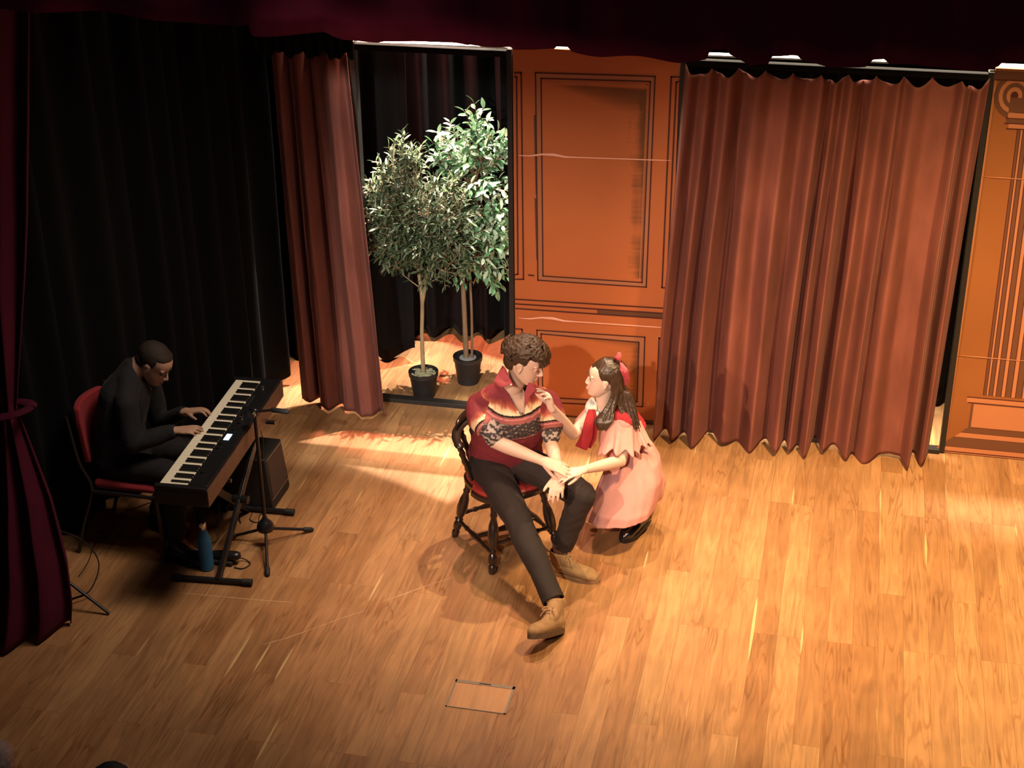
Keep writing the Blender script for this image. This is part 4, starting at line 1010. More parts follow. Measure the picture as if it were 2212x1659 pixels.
def cloth(name, mb, mats, parent, voxel=.006, iters=6, wr=(.006, 14, 3), keep=None, colf=None, solid=0, post=None):
    me = fuse(mb, voxel, iters, name)
    V = getv(me)
    if wr[0]:
        N_ = getn(me); V = V+N_*(fbm(V*np.array(wr[3] if len(wr) > 3 else (1, 1, 1)), wr[1], wr[2], 3)*wr[0])[:, None]
    if post: V = post(V)
    setv(me, V)
    if colf: setcol(me, colf(V))
    if keep is not None: cut(me, keep(V))
    o = link(name, me, mats, parent)
    if solid: s = o.modifiers.new('s', 'SOLIDIFY'); s.thickness = solid; s.offset = -1
    return o
def boot(parent, name, heel, toe, ankle, k, mats, sole_mats, up=(0, 0, 1), h=.11, laces=None, lift=0):
    """heel, toe: sole line ends; ankle: top opening centre"""
    heel, toe, ankle = Vector(heel), Vector(toe), Vector(ankle); d = (toe-heel).normalized(); u = Vector(up); u = (u-u.dot(d)*d).normalized(); s = d.cross(u); L = (toe-heel).length
    m = MB()
    m.tube([heel+d*.035*k+u*.045*k, heel+d*.09*k+u*.048*k, heel+d*L*.6+u*.038*k, heel+d*(L-.055*k)+u*.034*k, heel+d*(L-.035*k)+u*.03*k], [.040*k, .042*k, .036*k, .032*k, .026*k], 18, cap='round', ry=[.034*k, .038*k, .046*k, .047*k, .038*k], up=u, spline=5)
    m.tube([heel+d*.045*k+u*.04*k, heel.lerp(ankle, .55)+d*.028*k, ankle], [.044*k, .043*k, .046*k], 18, cap='round', ry=[.036*k, .038*k, .042*k], up=d, spline=4)
    m.tube([heel+d*L*.5+u*.06*k, heel+d*L*.33+u*.085*k, ankle-u*.01+d*.012], [.030*k, .034*k, .036*k], 14, cap='round', spline=3)
    cz = heel+u*.013*k
    me = fuse(m, .0045, 5, name); V = getv(me); hd = np.array(heel); un = np.array(u)
    hgt = (V-hd) @ un; V[hgt < .016*k] += un*(.016*k-hgt[hgt < .016*k])[:, None]*.9
    ax = np.array(ankle-heel); top = (V-np.array(ankle)) @ (np.array((ankle-(heel+d*.04)).normalized())); setv(me, V); cut(me, top < .012)
    o = link(name, me, mats, parent); sd = o.modifiers.new('s', 'SOLIDIFY'); sd.thickness = .003; sd.offset = 1
    # sole
    outl = []; 
    for i in range(36):
        a = 2*PI*i/36; x = math.cos(a); y = math.sin(a); t = (x+1)/2
        wdt = (.036+.013*math.sin(PI*min(1, t*1.05)*.9)+(.006 if t > .5 else 0)-.004*math.exp(-((t-.4)/.12)**2))*k
        outl.append((L*.5+L*.515*x*abs(x)**-.15 if x else L*.5, (1 if y > 0 else -1)*abs(y)**.75*wdt))
    ms = MB(); vs = [heel+d*a+s*b+u*z for z in (-.006*k, .002*k, .022*k) for a, b in [(p if z else (L*.5+(p[0]-L*.5)*.98, p[1]*.96)) for p in outl]]
    fs = [tuple(range(35, -1, -1)), tuple(72+i for i in range(36))]
    for lv in (0, 1):
        for i in range(36): a, b = lv*36+i, lv*36+(i+1) % 36; fs.append((a, b, b+36, a+36))
    ms.add(vs, fs); ms.build('sole', sole_mats, o, ang=50)
    hl = MB(); hl.box(heel+d*.038*k-u*.000, (.001, .001, .001))
    if laces:
        ml = MB()
        for i in range(4):
            c = heel+d*(L*(.56-.055*i))+u*(.079+.013*i)*k; ml.tube([c-s*.018*k, c+u*.006*k, c+s*.018*k], .0022, 6)
            ml.tube([c-s*.018*k, c+u*.007*k-d*.012*k, c+s*.017*k-d*.014*k], .0022, 6)
        c = heel+d*(L*.36)+u*.125*k
        for sg in (-1, 1):
            ml.tube([c, c+s*sg*.025*k+u*.012*k+d*.01, c+s*sg*.045*k-u*.005*k+d*.02, c+s*sg*.02*k+d*.018-u*.005, c], .002, 6, spline=4)
            ml.tube([c, c+s*sg*.02*k+d*.03*k-u*.005, c+s*sg*.035*k+d*.05*k-u*.035*k], .002, 6, spline=4)
        ml.build('laces', laces, o)
    return o
V3 = Vector

# ---------------- the seated man
def man():
    J = dict(pelvis=V3((-1.715, 7.40, .54)), belly=V3((-1.69, 7.33, .68)), chest=V3((-1.655, 7.27, .86)), neck0=V3((-1.655, 7.25, 1.025)),
             shR=at(1036, 878, y=7.25), shL=at(1183, 872, y=7.36), hipR=V3((-1.80, 7.31, .525)), hipL=V3((-1.62, 7.35, .535)),
             knR=V3((-1.535, 6.93, .40)), knL=V3((-1.225, 7.12, .505)), anR=V3((-1.275, 6.61, .115)), anL=V3((-1.35, 7.11, .115)),
             toeR=V3((-1.29, 6.54, .09)), toeL=V3((-1.25, 7.08, .04)), elR=at(1066, 953, y=7.11), elL=at(1190, 957, y=7.27),
             wrR=at(1174, 996, y=7.05), wrL=at(1208, 1024, y=7.04))
    J['neck1'] = at(1118, 812, y=7.24); J['side_up'] = (.3, -1, .3)
    hc = at(1134, 782, y=7.215)+V3((0, 0, 0)); Rm = frame((.955, -.13, -.34), (.10, -.02, 1)); k = 1.03
    mb = MB(); body_base(mb, J); head_shapes(mb, hc, Rm, k)
    limb(mb, [J['neck0'], J['neck1'], hc+Rm @ V3((0, -.02, -.02))], [.058, .055, .055])
    # right hand lies over the left wrist; left hand hangs from the knee
    dR = at(1250, 1022, y=7.00)-J['wrR']
    t1 = hand_shapes(mb, J['wrR'], dR, V3((.15, -.45, .9)), +1, 1.02, curl=(.12, .16, .2, .26), spread=.05, thumb=(.45, .55), thumb_curl=.25)
    dL = at(1200, 1076, y=6.93)-J['wrL']
    t2 = hand_shapes(mb, J['wrL'], dL, V3((.1, -.75, .6)), +1, 1.02, curl=(.28, .33, .38, .40), spread=.07, thumb=(.55, -.1), thumb_curl=.12)
    o = finish_body('person', mb, hc, Rm, k, (.66, .44, .34), 'man with curly brown hair in a maroon patterned shirt sitting with one leg stretched out', .004, nails=t1+t2)
    face_parts(o, hc, Rm, k, ('brown_brow', (.10, .06, .035)), (.55, .32, .24), down=.55)
    # hair: cap and many loose curls
    HM = mat('curly_brown_hair', (.052, .029, .016), .5, spec=.35, bump=((150, 150, 150), .6, .003), var=((70, 70, 70), .45))
    hb = MB(); P = lambda p: hc+Rm @ (V3(p)*k); r = random.Random(5)
    hb.ell(P((0, -.026, .046)), (.083*k, .100*k, .086*k), Rm, 28); hb.ell(P((0, .040, .080)), (.068*k, .062*k, .040*k), Rm); hb.ell(P((0, -.06, .0)), (.070*k, .055*k, .075*k), Rm)
    for i in range(330):
        th = r.uniform(0, 2*PI); z = r.uniform(-.25, 1); q = math.sqrt(1-z*z); x, y = q*math.cos(th), q*math.sin(th)
        if y > .25 and z < .42: continue
        if abs(x) > .55 and y > -.35 and z < .30: continue
        if abs(x) > .55 and y > .2 and z < .5: continue
        b = V3((x*.086, -.022+y*.110+(.02 if z > .4 else 0), .045+z*(.092 if z > 0 else .07))); rad_ = r.uniform(.007, .014)*(1.2 if z > .3 else .8); nrm = V3((x, y, z)); a1 = nrm.orthogonal().normalized(); a1.rotate(Quaternion(nrm, r.random()*6.28)); a2 = nrm.cross(a1)
        tr = 5.2*r.uniform(.8, 1.3); pts = [P(b+nrm*(.004+.010*t)+a1*(math.cos(tr*t)-1+2.2*t*.3)*rad_+a2*math.sin(tr*t)*rad_) for t in lin(0, 1, 9)]
        hb.tube(pts, [.006, .0065, .007, .007, .007, .0065, .006, .005, .0025], 6, cap='round')
    for i in range(34):   # fringe curls falling on the brow
        x = r.uniform(-.062, .062); b = V3((x, .072+.018*(1-(x/.065)**2)+r.uniform(0, .01), .078+r.uniform(-.01, .014))); rad_ = r.uniform(.007, .012); ph = r.random()*6
        pts = [P(b+V3((math.cos(ph+4.5*t)*rad_, .018*t+math.sin(ph+4.5*t)*rad_*.6, -.036*t+.006))) for t in lin(0, 1, 9)]; hb.tube(pts, [.006, .0065, .007, .007, .007, .0065, .006, .005, .0025], 6, cap='round')
    me = fuse(hb, .0035, 1, 'hair'); Vh = getv(me); Vh += getn(me)*(fbm(Vh, 110, 3, 3)*.0015)[:, None]; setv(me, Vh); link('hair', me, HM, o)
    # shirt
    mb = MB()
    limb(mb, [J['pelvis']+V3((.0, -.005, .0)), J['belly'], J['chest'], J['neck0']-V3((0, 0, .015))], [.150, .142, .150, .085], [.215, .195, .205, .105], J['side_up'])
    limb(mb, [J['shR'], J['neck0']-V3((0, 0, .01)), J['shL']], [.070, .075, .070]); limb(mb, [J['shR']-V3((0, 0, .02)), J['chest']+V3((0, -.02, .06)), J['shL']-V3((0, 0, .02))], [.075, .10, .075])
    cR = at(1066, 932, y=7.125); cL = at(1191, 932, y=7.29)
    limb(mb, [J['shR'], at(1038, 902, y=7.20), cR.lerp(at(1038, 902, y=7.20), .35)], [.076, .078, .068]); limb(mb, [J['shL'], at(1192, 900, y=7.32), cL.lerp(at(1192, 900, y=7.32), .4)], [.074, .074, .064])
    Rs = np.array(J['shR']); Ls = np.array(J['shL']); cRn, cLn = np.array(cR), np.array(cL)
    MA = np.array([.185, .026, .034]); OR = np.array([.46, .12, .06]); YE = np.array([.84, .64, .40]); BKc = np.array([.015, .01, .01]); MV = np.array([.34, .10, .09]); DK = np.array([.05, .035, .035]); GL = np.array([.42, .33, .28])
    n_ = at(1138, 905, y=7.15)
    def ramp(s, V):
        # s: metres along the cloth, 0 = the black line, negative above
        c = np.tile(MA, (len(V), 1)); jag = fbm(V*np.array([1, 1, .04]), 110, 4, 2)*.011
        a = sstep(-.070, -.018, s+jag)[:, None]; c = c*(1-a)+OR*a; a = sstep(-.040, -.006, s+jag)[:, None]; c = c*(1-a)+YE*a
        c[(s > -.004) & (s < .005)] = BKc; m_ = (s >= .005) & (s < .036); c[m_] = MV; m_ = (s >= .012) & (s < .018); c[m_] = MV*1.6+.08
        m_ = (s >= .036) & (s < .125); mott = fbm(V, 170, 6, 2); cc = DK+(GL-DK)*np.clip(mott*1.6-.35, 0, 1)[:, None]; c[m_] = cc[m_]
        m_ = (s >= .125) & (s < .135); c[m_] = MV; m_ = (s >= .135) & (s < .14); c[m_] = BKc; m_ = s >= .14; c[m_] = MA*1.15
        return c
    ax = np.array(J['pelvis']-J['neck0']); ax /= np.linalg.norm(ax); s0 = (np.array(at(1130, 889, y=7.14))-np.array(J['neck0'])) @ ax+.045
    def colf(V):
        s = (V-np.array(J['neck0'])) @ ax-s0; c = ramp(s, V)
        back = (V @ np.array([.3, -1, .3]) < (np.array(J['chest']) @ np.array([.3, -1, .3]))-.02); c[back & (s > .12)] = MA*1.1
        for S0, E0, off in ((Rs, cRn, .052), (Ls, cLn, .055)):
            d = (E0-S0); L = np.linalg.norm(d); d = d/L; t = (V-S0) @ d; rr = np.linalg.norm(V-S0-t[:, None]*d, axis=1)
            side = (V-np.array(J['chest'])) @ (S0-np.array(J['chest']))/np.linalg.norm(S0-np.array(J['chest']))
            m_ = (side > .135) & (rr < .11) & (t > -.08); c[m_] = ramp(t-(L-off), V)[m_]
        return c
    fwd = np.array([.25, -.95, 0]); 
    # V opening between collar and the top button
    top = np.array(at(1118, 838, y=7.12)); but = np.array(at(1130, 889, y=7.12))
    def keep(V):
        s = (V-np.array(J['neck0'])) @ ax; t = np.clip((s0-s)/(s0+.06), 0, 1.6); cen = but+(top-but)*np.minimum(t, 1.3)[:, None]
        wx = np.abs((V-cen) @ np.array([.95, .25, 0])); fr = (V-np.array(J['chest'])) @ fwd > .02
        op = fr & (s < s0-.004) & (wx < .003+.050*np.minimum(t, 1.1)**.8)
        na = np.array(J['neck1']-J['neck0']); na /= np.linalg.norm(na); q = V-np.array(J['neck0']); h_ = q @ na
        neck = (h_ > -.01) & (np.linalg.norm(q-h_[:, None]*na, axis=1) < .070)
        cuffs = np.zeros(len(V), bool)
        for c_, e_ in ((cRn, np.array(J['elR'])), (cLn, np.array(J['elL']))):
            d = (e_-c_)/np.linalg.norm(e_-c_); q = V-c_; h_ = q @ d; cuffs |= (h_ > .024) & (h_ < .11) & (np.linalg.norm(q-h_[:, None]*d, axis=1) < .070)
        return ~(op | neck)
    SH = mat('maroon_patterned_shirt', (.3, .03, .04), .75, spec=.25, attr=True, bump=((14, 14, 30), .35, .012))
    sh = cloth('shirt', mb, SH, o, .0045, 5, (.008, 17, 9, (1, 1, .5)), keep=keep, colf=colf, solid=.003)
    RC = mat('rolled_cuff_print', (.3, .25, .22), .8, attr=True)
    for cc, e, rr in ((cR, J['elR'], .053), (cL, J['elL'], .049)):
        d = (Vector(e)-Vector(cc)).normalized(); m = MB(); m.tube([cc-d*.020, cc+d*.008, cc+d*.030], [rr*1.02, rr*1.14, rr*1.05], 24, spline=4, cap='round')
        cloth('rolled_cuff', m, RC, sh, .004, 2, (.004, 45, 2), colf=lambda V: np.where((fbm(V, 120, 8, 2) > .05)[:, None], np.array([.45, .36, .30]), np.array([.05, .04, .045])))
    # collar leaves
    CM = mat('maroon_collar', (.24, .022, .030), .7)
    def leaf(pts, name='collar'):
        m = MB(); q = [at(a, b, y=c) for a, b, c in pts]; nn = (q[1]-q[0]).cross(q[2]-q[0]).normalized()
        if nn.y > 0: nn = -nn
        n = len(q); m.add([p for p in q]+[p-nn*.005 for p in q], [tuple(range(n)), tuple(range(2*n-1, n-1, -1))]+[(i, i+n, (i+1) % n+n, (i+1) % n) for i in range(n)])
        ob = m.build(name, CM, sh, ang=70, bevel=.002)
    leaf([(1087, 790, 7.165), (1078, 806, 7.11), (1068, 824, 7.07), (1084, 838, 7.045), (1105, 830, 7.05), (1112, 838, 7.045), (1100, 814, 7.085), (1093, 797, 7.12)])
    leaf([(1142, 826, 7.09), (1152, 828, 7.10), (1157, 842, 7.085), (1144, 858, 7.05), (1134, 882, 7.02), (1133, 850, 7.05)])
    mz = MB(); ch = mat('small_shirt_button', (.85, .75, .6), .3)
    for p in ((1119, 890, 7.055), (1104, 831, 7.04)):
        q = at(*p[:2], y=p[2]); MB().ell(q, (.005, .0025, .005)).build('button', ch, sh)
    # trousers
    mb = MB(); TR = mat('black_trousers', (.026, .018, .016), .8, spec=.25, sheen=.1, bump=((18, 18, 10), .35, .012))
    limb(mb, [J['pelvis']+V3((0, 0, .06)), J['pelvis'], J['pelvis']-V3((-.01, .03, .0))], [.13, .13, .10], [.19, .19, .16], J['side_up'])
    for s, an in (('R', V3((-1.288, 6.632, .135))), ('L', V3((-1.335, 7.115, .165)))):
        limb(mb, [J['pelvis'].lerp(J['hip'+s], .7), J['hip'+s], J['hip'+s].lerp(J['kn'+s], .5)+V3((0, 0, .01)), J['kn'+s]], [.105, .106, .092, .076]); limb(mb, [J['kn'+s], J['kn'+s].lerp(an, .35), J['kn'+s].lerp(an, .7), an], [.074, .070, .065, .062])
    aR = np.array([V3((-1.288, 6.632, .135)), J['knR']]); aL = np.array([V3((-1.335, 7.115, .165)), J['knL']])
    def keept(V):
        k_ = np.ones(len(V), bool)
        for a, b in (aR, aL):
            d = (a-b)/np.linalg.norm(a-b); k_ &= ~(((V-a) @ d > .004) & (np.linalg.norm(V-a, axis=1) < .12))
        return k_
    def flatten_bottom(V):
        m_ = (V[:, 2] < .468) & (np.linalg.norm(V[:, :2]-np.array([-1.70, 7.32]), axis=1) < .215); V[m_, 2] = .466+(V[m_, 2]-.468)*.02; return V
    cloth('trousers', mb, TR, o, .006, 6, (.007, 16, 4), keep=keept, solid=.004, post=flatten_bottom)
    LB = mat('tan_suede', (.27, .155, .065), .8, sheen=.15, bump=((40, 40, 40), .4, .004), var=((25, 25, 25), .22)); LS = mat('tan_crepe_sole', (.26, .15, .07), .7); LC = mat('tan_laces', (.40, .25, .13), .8); SK = mat('brown_sock', (.13, .045, .025), .9)
    boot(o, 'boot', (-1.405, 7.105, .002), (-1.115, 7.045, .002), (-1.355, 7.095, .135), 1.0, LB, LS, laces=LC)
    hl = V3((-1.225, 6.555, .008)); te = at(1145, 1378, z=.11); boot(o, 'boot', hl, te, V3((-1.275, 6.620, .140)), 1.0, LB, mat('worn_brown_sole', (.10, .055, .03), .7, var=((60, 60, 60), .3)), up=(-.05, .5, .9), laces=LC)
    MB().tube([(-1.35, 7.10, .10), (-1.345, 7.105, .19)], [.040, .043], 16).build('sock', SK, o); MB().tube([V3((-1.28, 6.62, .12)), V3((-1.305, 6.65, .18))], [.036, .04], 14).build('sock', SK, o)
man()

# ---------------- the crouching woman
def woman():
    k = .93
    J = dict(pelvis=at(1375, 1050, y=7.62), neck0=at(1316, 892, y=7.60), hipL=at(1368, 1055, y=7.52), hipR=at(1360, 1050, y=7.70),
             shL=at(1347, 915, y=7.50), shR=at(1288, 888, y=7.74), elL=at(1342, 996, y=7.38), wrL=at(1256, 1016, y=7.08), elR=at(1238, 938, y=7.44), wrR=at(1190, 878, y=7.20),
             anL=V3((-.97, 7.60, .135)), toeL=V3((-1.04, 7.50, .03)), anR=V3((-.965, 7.89, .15)), toeR=V3((-1.03, 7.85, .07)))
    J['knL'] = at(1315, 1085, y=7.44); J['knR'] = at(1318, 1050, y=7.66)
    J['belly'] = J['pelvis'].lerp(J['neck0'], .35)+V3((.02, 0, 0)); J['chest'] = J['pelvis'].lerp(J['neck0'], .72)+V3((.015, .0, 0)); J['side_up'] = (-1, -.3, .3)
    hc = at(1304, 818, y=7.57); Rm = frame((-.965, -.24, .07), (.05, 0, 1)); J['neck1'] = at(1303, 868, y=7.59)
    mb = MB(); body_base(mb, J, k*.92); head_shapes(mb, hc, Rm, .95, True)
    limb(mb, [J['neck0'], J['neck1'], hc+Rm @ V3((0, -.02, -.02))], [.048, .044, .046])
    tipR = at(1160, 834, y=7.17)
    tp = hand_shapes(mb, J['wrR'], at(1176, 826, y=7.165)-J['wrR'], V3((.5, .5, .7)), +1, .92, curl=(.40, .55, .65, .75), curl2=(.30, .35, .35, .4), spread=.12, thumb=(.5, .5), thumb_curl=.2)
    tp2 = hand_shapes(mb, J['wrL'], at(1212, 1026, y=6.99)-J['wrL'], V3((.0, -.35, .9)), -1, .92, curl=(.25, .3, .35, .4), spread=.06, thumb=(.35, .5), thumb_curl=.2)
    o = finish_body('person', mb, hc, Rm, .95, (.72, .52, .42), 'woman in a pink dress crouching with one hand on the seated man', .004, smile=True, cheek=.35, lip=(.62, .16, .13), nails=tp+tp2)
    face_parts(o, hc, Rm, .95, ('dark_brow', (.04, .022, .014)), (.6, .4, .3), lash=True)
    P = lambda p: hc+Rm @ (V3(p)*.95)
    MB().ell(P((0, .090, -.0605)), (.014, .007, .0028), Rm).build('teeth', mat('teeth', (.85, .80, .70), .3), o)
    # long half-up hair
    HM = mat('dark_brown_hair', (.045, .024, .013), .38, spec=.55, bump=((120, 120, 20), .4, .003), var=((90, 90, 25), .5))
    hb = MB(); r = random.Random(3)
    hb.ell(P((0, -.030, .050)), (.082, .099, .080), Rm, 28); hb.ell(P((0, -.075, .0)), (.072, .05, .085), Rm)
    knot = V3((0, -.062, .118))
    sd = (Rm @ V3((1, 0, 0)))   # her right
    def strand(pts, rr): hb.tube(pts, rr, 6, cap='round', spline=4)
    for i in range(90):       # swept from the hairline to the knot
        a = r.uniform(-1, 1); x = .072*math.sin(a*1.5); y = .066*math.cos(a*1.5)-.012+.02*(1-abs(a)); z = .082-.085*abs(a)**1.4
        p0 = V3((x, y, z)); m1 = V3((x*.95, y*.35-.02, z*.55+.085)); 
        strand([P(p0), P(m1), P(knot+V3((r.gauss(0, .01), .01, -.008)))], [.004, .0065, .005])
    # falls: one bundle in front of the near (left) shoulder, the rest down her back
    for i in range(250):
        f = i < 90
        a = r.uniform(0, 1)
        if f:
            p0 = V3((-.076+.01*a, -.03-.05*a, .02+.05*r.random())); q1 = P(V3((-.084, -.05-.03*a, -.06)))
            q2 = at(1304+22*a, 888, y=7.475+.02*r.random()); q3 = at(1288+34*a+r.gauss(0, 2), 902, y=7.44+.02*r.random())+V3((0, 0, -.02)); q4 = at(1296+12*a+r.gauss(0, 2), 926+r.uniform(-6, 4), y=7.43)
            strand([P(p0), q1, q2, q3, q4], [.006, .008, .008, .007, .003])
        else:
            b = r.uniform(-1, 1); p0 = V3((.078*b, -.09+.03*abs(b), .02+.07*r.random())); q1 = P(V3((.078*b, -.115, -.05)))
            q2 = at(1360-22*a, 848, y=7.57+.05*b); q3 = at(1372-34*a, 880, y=7.55+.05*b); q4 = at(1381-30*a+r.gauss(0, 2), 924-22*a*a+r.gauss(0, 4), y=7.52+.05*b)
            strand([P(p0), q1, q2, q3, q4], [.006, .009, .009, .008, .003])
    me = fuse(hb, .0035, 2, 'hair'); Vh = getv(me); Vh += getn(me)*(fbm(Vh*np.array([1, 1, .08]), 300, 3, 2)*.0010)[:, None]; setv(me, Vh); ho = link('hair', me, HM, o)
    # ribbon bow
    RB = mat('red_satin_ribbon', (.34, .035, .05), .5, sheen=.2)
    kn = P(knot+V3((0, -.004, .004)))
    def band(pts, w_, name='ribbon_tail'):
        m = MB(); m.tube(pts, .0016, 8, ry=w_, up=(0, -.6, .6), spline=6); return m
    up = Rm @ V3((0, 0, 1)); bk = Rm @ V3((0, -1, 0)); lf = Rm @ V3((-1, 0, 0))
    b_ = MB(); b_.ell(kn, (.011, .011, .010)); 
    for sg in (-1, 1):
        b_.tube([kn, kn+up*.018-bk*.012*sg+lf*.012*sg, kn+up*.034-bk*.012*sg+lf*.030*sg, kn+up*.020+bk*.012+lf*.036*sg, kn], .0015, 8, ry=.011, up=(0, -1, .3), spline=6)
    bo = b_.build('ribbon_bow', RB, ho)
    for w0 in (0, 1):
        pts = [kn, kn+bk*.02+lf*(.04-.03*w0)-up*.012, at(1345+6*w0, 800, y=7.53), at(1352+4*w0, 818, y=7.53), at(1353+5*w0, 832-8*w0, y=7.54)]
        band(pts, [.008, .011, .012, .011, .010]).build('ribbon_tail', RB, bo)
    # dress: bodice, skirt, near sleeve
    PK = mat('pink_crepe_dress', (.60, .272, .24), .8, spec=.2, sheen=.15, bump=((16, 16, 9), .45, .014))
    mb = MB(); limb(mb, [J['pelvis']+V3((0, 0, -.02)), J['belly'], J['chest'], J['neck0']-V3((0, 0, .03))], [.165, .128, .128, .07], [.165, .132, .16, .10], J['side_up'])
    limb(mb, [J['shR'], J['neck0']-V3((0, 0, .03)), J['shL']], [.058, .065, .058])
    rings = [(1362, 960, 7.60, .125, .12), (1370, 990, 7.58, .145, .15), (1367, 1025, 7.55, .167, .18), (1357, 1058, 7.52, .180, .20), (1348, 1083, 7.49, .186, .205), (1343, 1100, 7.48, .190, .20), (1340, 1111, 7.47, .192, .20)]
    n = 72; vs = []; fs = []
    for i, (a, b, y, rx, ry) in enumerate(rings):
        c = at(a, b, y=y); zz = c.z
        for j in range(n):
            t = 2*PI*j/n; ex = abs(math.cos(t))**.8*(1 if math.cos(t) > 0 else -1); ey = abs(math.sin(t))**.9*(1 if math.sin(t) > 0 else -1); fo = 1+.02*math.sin(9*t+1)*(i/6)+.012*math.sin(17*t)*(i/6)
            vs.append((c.x+rx*ex*fo, c.y+ry*ey*fo, zz-(.05*math.cos(t) if i > 3 else 0)*-(i-3)/3*1.0))
    m = len(rings)
    for i in range(m-1):
        for j in range(n): a, b = i*n+j, i*n+(j+1) % n; fs.append((a, a+n, b+n, b))
    fs.append(tuple(range(n))); fs.append(tuple((m-1)*n+j for j in range(n-1, -1, -1))); mb.add(vs, fs)
    limb(mb, [J['pelvis']+V3((.0, 0, .01)), J['pelvis']+V3((-.05, -.02, -.0))], [.165, .155])
    zb = at(1340, 1111, y=7.47).z
    def keepd(V):
        hem = (V[:, 2] < zb+.012-(V[:, 0]+1.10)*-.20) & (V[:, 2] < .36)
        nk = np.linalg.norm(V-np.array(J['neck1']), axis=1) < .075
        return ~(hem | nk)
    dr = cloth('dress', mb, PK, o, .006, 8, (.007, 13, 5, (1, 1, .6)), keep=keepd, solid=.003)
    # ruffled flutter sleeves
    def sleeve(sh, tgt, R0, R1, hang, nm='flutter_sleeve', up=(0, 0, 1)):
        sh = V3(sh); tgt = V3(tgt); ax = (tgt-sh); L = ax.length; ax.normalize(); x = V3(up); x = (x-x.dot(ax)*ax).normalized(); y = ax.cross(x); vs = []; fs = []; N1, N2 = 96, 22
        for i in range(N2):
            v = i/(N2-1)
            for j in range(N1):
                t = 2*PI*j/N1; rr = (R0[0]*(1-v)+R1[0]*v); r2 = (R0[1]*(1-v)+R1[1]*v); fl = 1+(.13*math.sin(8*t+1)+.06*math.sin(13*t))*v**1.3
                LL = L*(1+.10*math.sin(8*t+1+.6)*v)
                vs.append(sh+ax*(LL*v-.01)+x*math.cos(t)*rr*fl+y*math.sin(t)*r2*fl-V3((0, 0, hang*v*v)))
        for i in range(N2-1):
            for j in range(N1): a, b = i*N1+j, i*N1+(j+1) % N1; fs.append((a, b, b+N1, a+N1))
        me = bpy.data.meshes.new(nm); me.from_pydata([tuple(v) for v in vs], [], fs); me.update(); smooth(me); ob = link(nm, me, PK, dr); s = ob.modifiers.new('s', 'SOLIDIFY'); s.thickness = .003; return ob
    sleeve(at(1344, 908, y=7.53), at(1338, 985, y=7.42), (.062, .075), (.098, .105), .0)
    sleeve(at(1368, 918, y=7.55), at(1385, 968, y=7.50), (.04, .05), (.06, .065), .01, 'shoulder_ruffle')
    sleeve(at(1284, 890, y=7.74), at(1262, 925, y=7.70), (.052, .055), (.066, .07), .0)
    # sailor collar: red, over the shoulders, white blouse at the throat, hanging tie
    RD = mat('red_collar_cloth', (.36, .028, .035), .8, spec=.2, bump=((25, 25, 25), .3, .006)); WH = mat('white_blouse', (.78, .78, .70), .8, bump=((30, 30, 20), .4, .008))
    mb = MB(); limb(mb, [J['shR']+V3((.01, -.02, .012)), J['neck0']-V3((0, 0, .022)), J['shL']+V3((-.0, .02, .012))], [.066, .079, .068]); limb(mb, [J['neck0']-V3((0, 0, .02)), J['chest']+V3((.035, .01, .05))], [.082, .105], [.11, .13], J['side_up'])
    zc = np.array(J['neck0'])
    def keepc(V):
        d = V-zc; nk = np.linalg.norm(V-np.array(J['neck1']), axis=1) < .072
        edge = (V[:, 2] < zc[2]-.085-.0*d[:, 0]) & (V[:, 0] > -1.235); return ~(nk | edge)
    cloth('sailor_collar', mb, RD, dr, .005, 5, (.004, 30, 5), keep=keepc, solid=.004)
    for dx, yy in ((0, 7.475), (9, 7.50)):
        m = MB(); m.tube([at(1277+dx*.3, 885, y=7.50), at(1272+dx, 915, y=yy-.01), at(1266+dx, 945, y=yy), at(1255+dx, 968-dx*.6, y=yy)], [.008, .007, .006, .004], 14, ry=[.016, .028, .034, .037], up=(.1, -1, 0), spline=6); m.build('collar_tie', RD, dr)
    m = MB(); q = [at(1326, 848, y=7.56), at(1344, 862, y=7.57), at(1334, 867, y=7.54), at(1324, 858, y=7.54)]; m.add(q+[p+V3((0, .01, -.004)) for p in q], [(0, 1, 2, 3), (7, 6, 5, 4), (0, 4, 5, 1), (1, 5, 6, 2), (2, 6, 7, 3), (3, 7, 4, 0)]); m.build('blouse_collar_point', WH, dr, sm=False)
    mb = MB(); limb(mb, [at(1282, 868, y=7.57), at(1277, 882, y=7.545), at(1279, 896, y=7.54)], [.024, .026, .020], [.032, .036, .026], (0, -1, 0)); limb(mb, [at(1300, 880, y=7.60), at(1320, 872, y=7.62)], [.050, .048]); limb(mb, [at(1291, 892, y=7.505), at(1282, 908, y=7.50)], [.008, .006])
    cloth('white_blouse_front', mb, WH, dr, .004, 4, (.003, 40, 5), keep=lambda V: np.linalg.norm(V-np.array(J['neck1'])-np.array([0, 0, .03]), axis=1) > .05)
    # black shoes
    BS = mat('black_patent_leather', (.008, .007, .007), .12, spec=.7, coat=.6); BB = mat('black_sole', (.012, .011, .01), .5)
    he = at(1404, 1118, y=7.66); to = at(1342, 1170, z=.012); an = he+V3((.0, .02, .085))
    boot(o, 'shoe', he, to, he+V3((-.015, .015, .07)), .92, BS, BB, up=(.0, -.15, 1))
    h2 = V3((-.96, 7.90, .10)); boot(o, 'shoe', h2, V3((-1.13, 7.80, .012)), h2+V3((-.01, .02, .07)), .92, BS, BB, up=(-.3, 0, 1))
    st = MB(); st.tube([h2+V3((-.03, -.01, .02)), h2+V3((-.01, .0, .06)), J['knR'].lerp(h2, .5)], [.05, .052, .06], 14, spline=3, cap='round'); st.build('black_stocking', mat('black_stocking', (.012, .01, .01), .6), o)
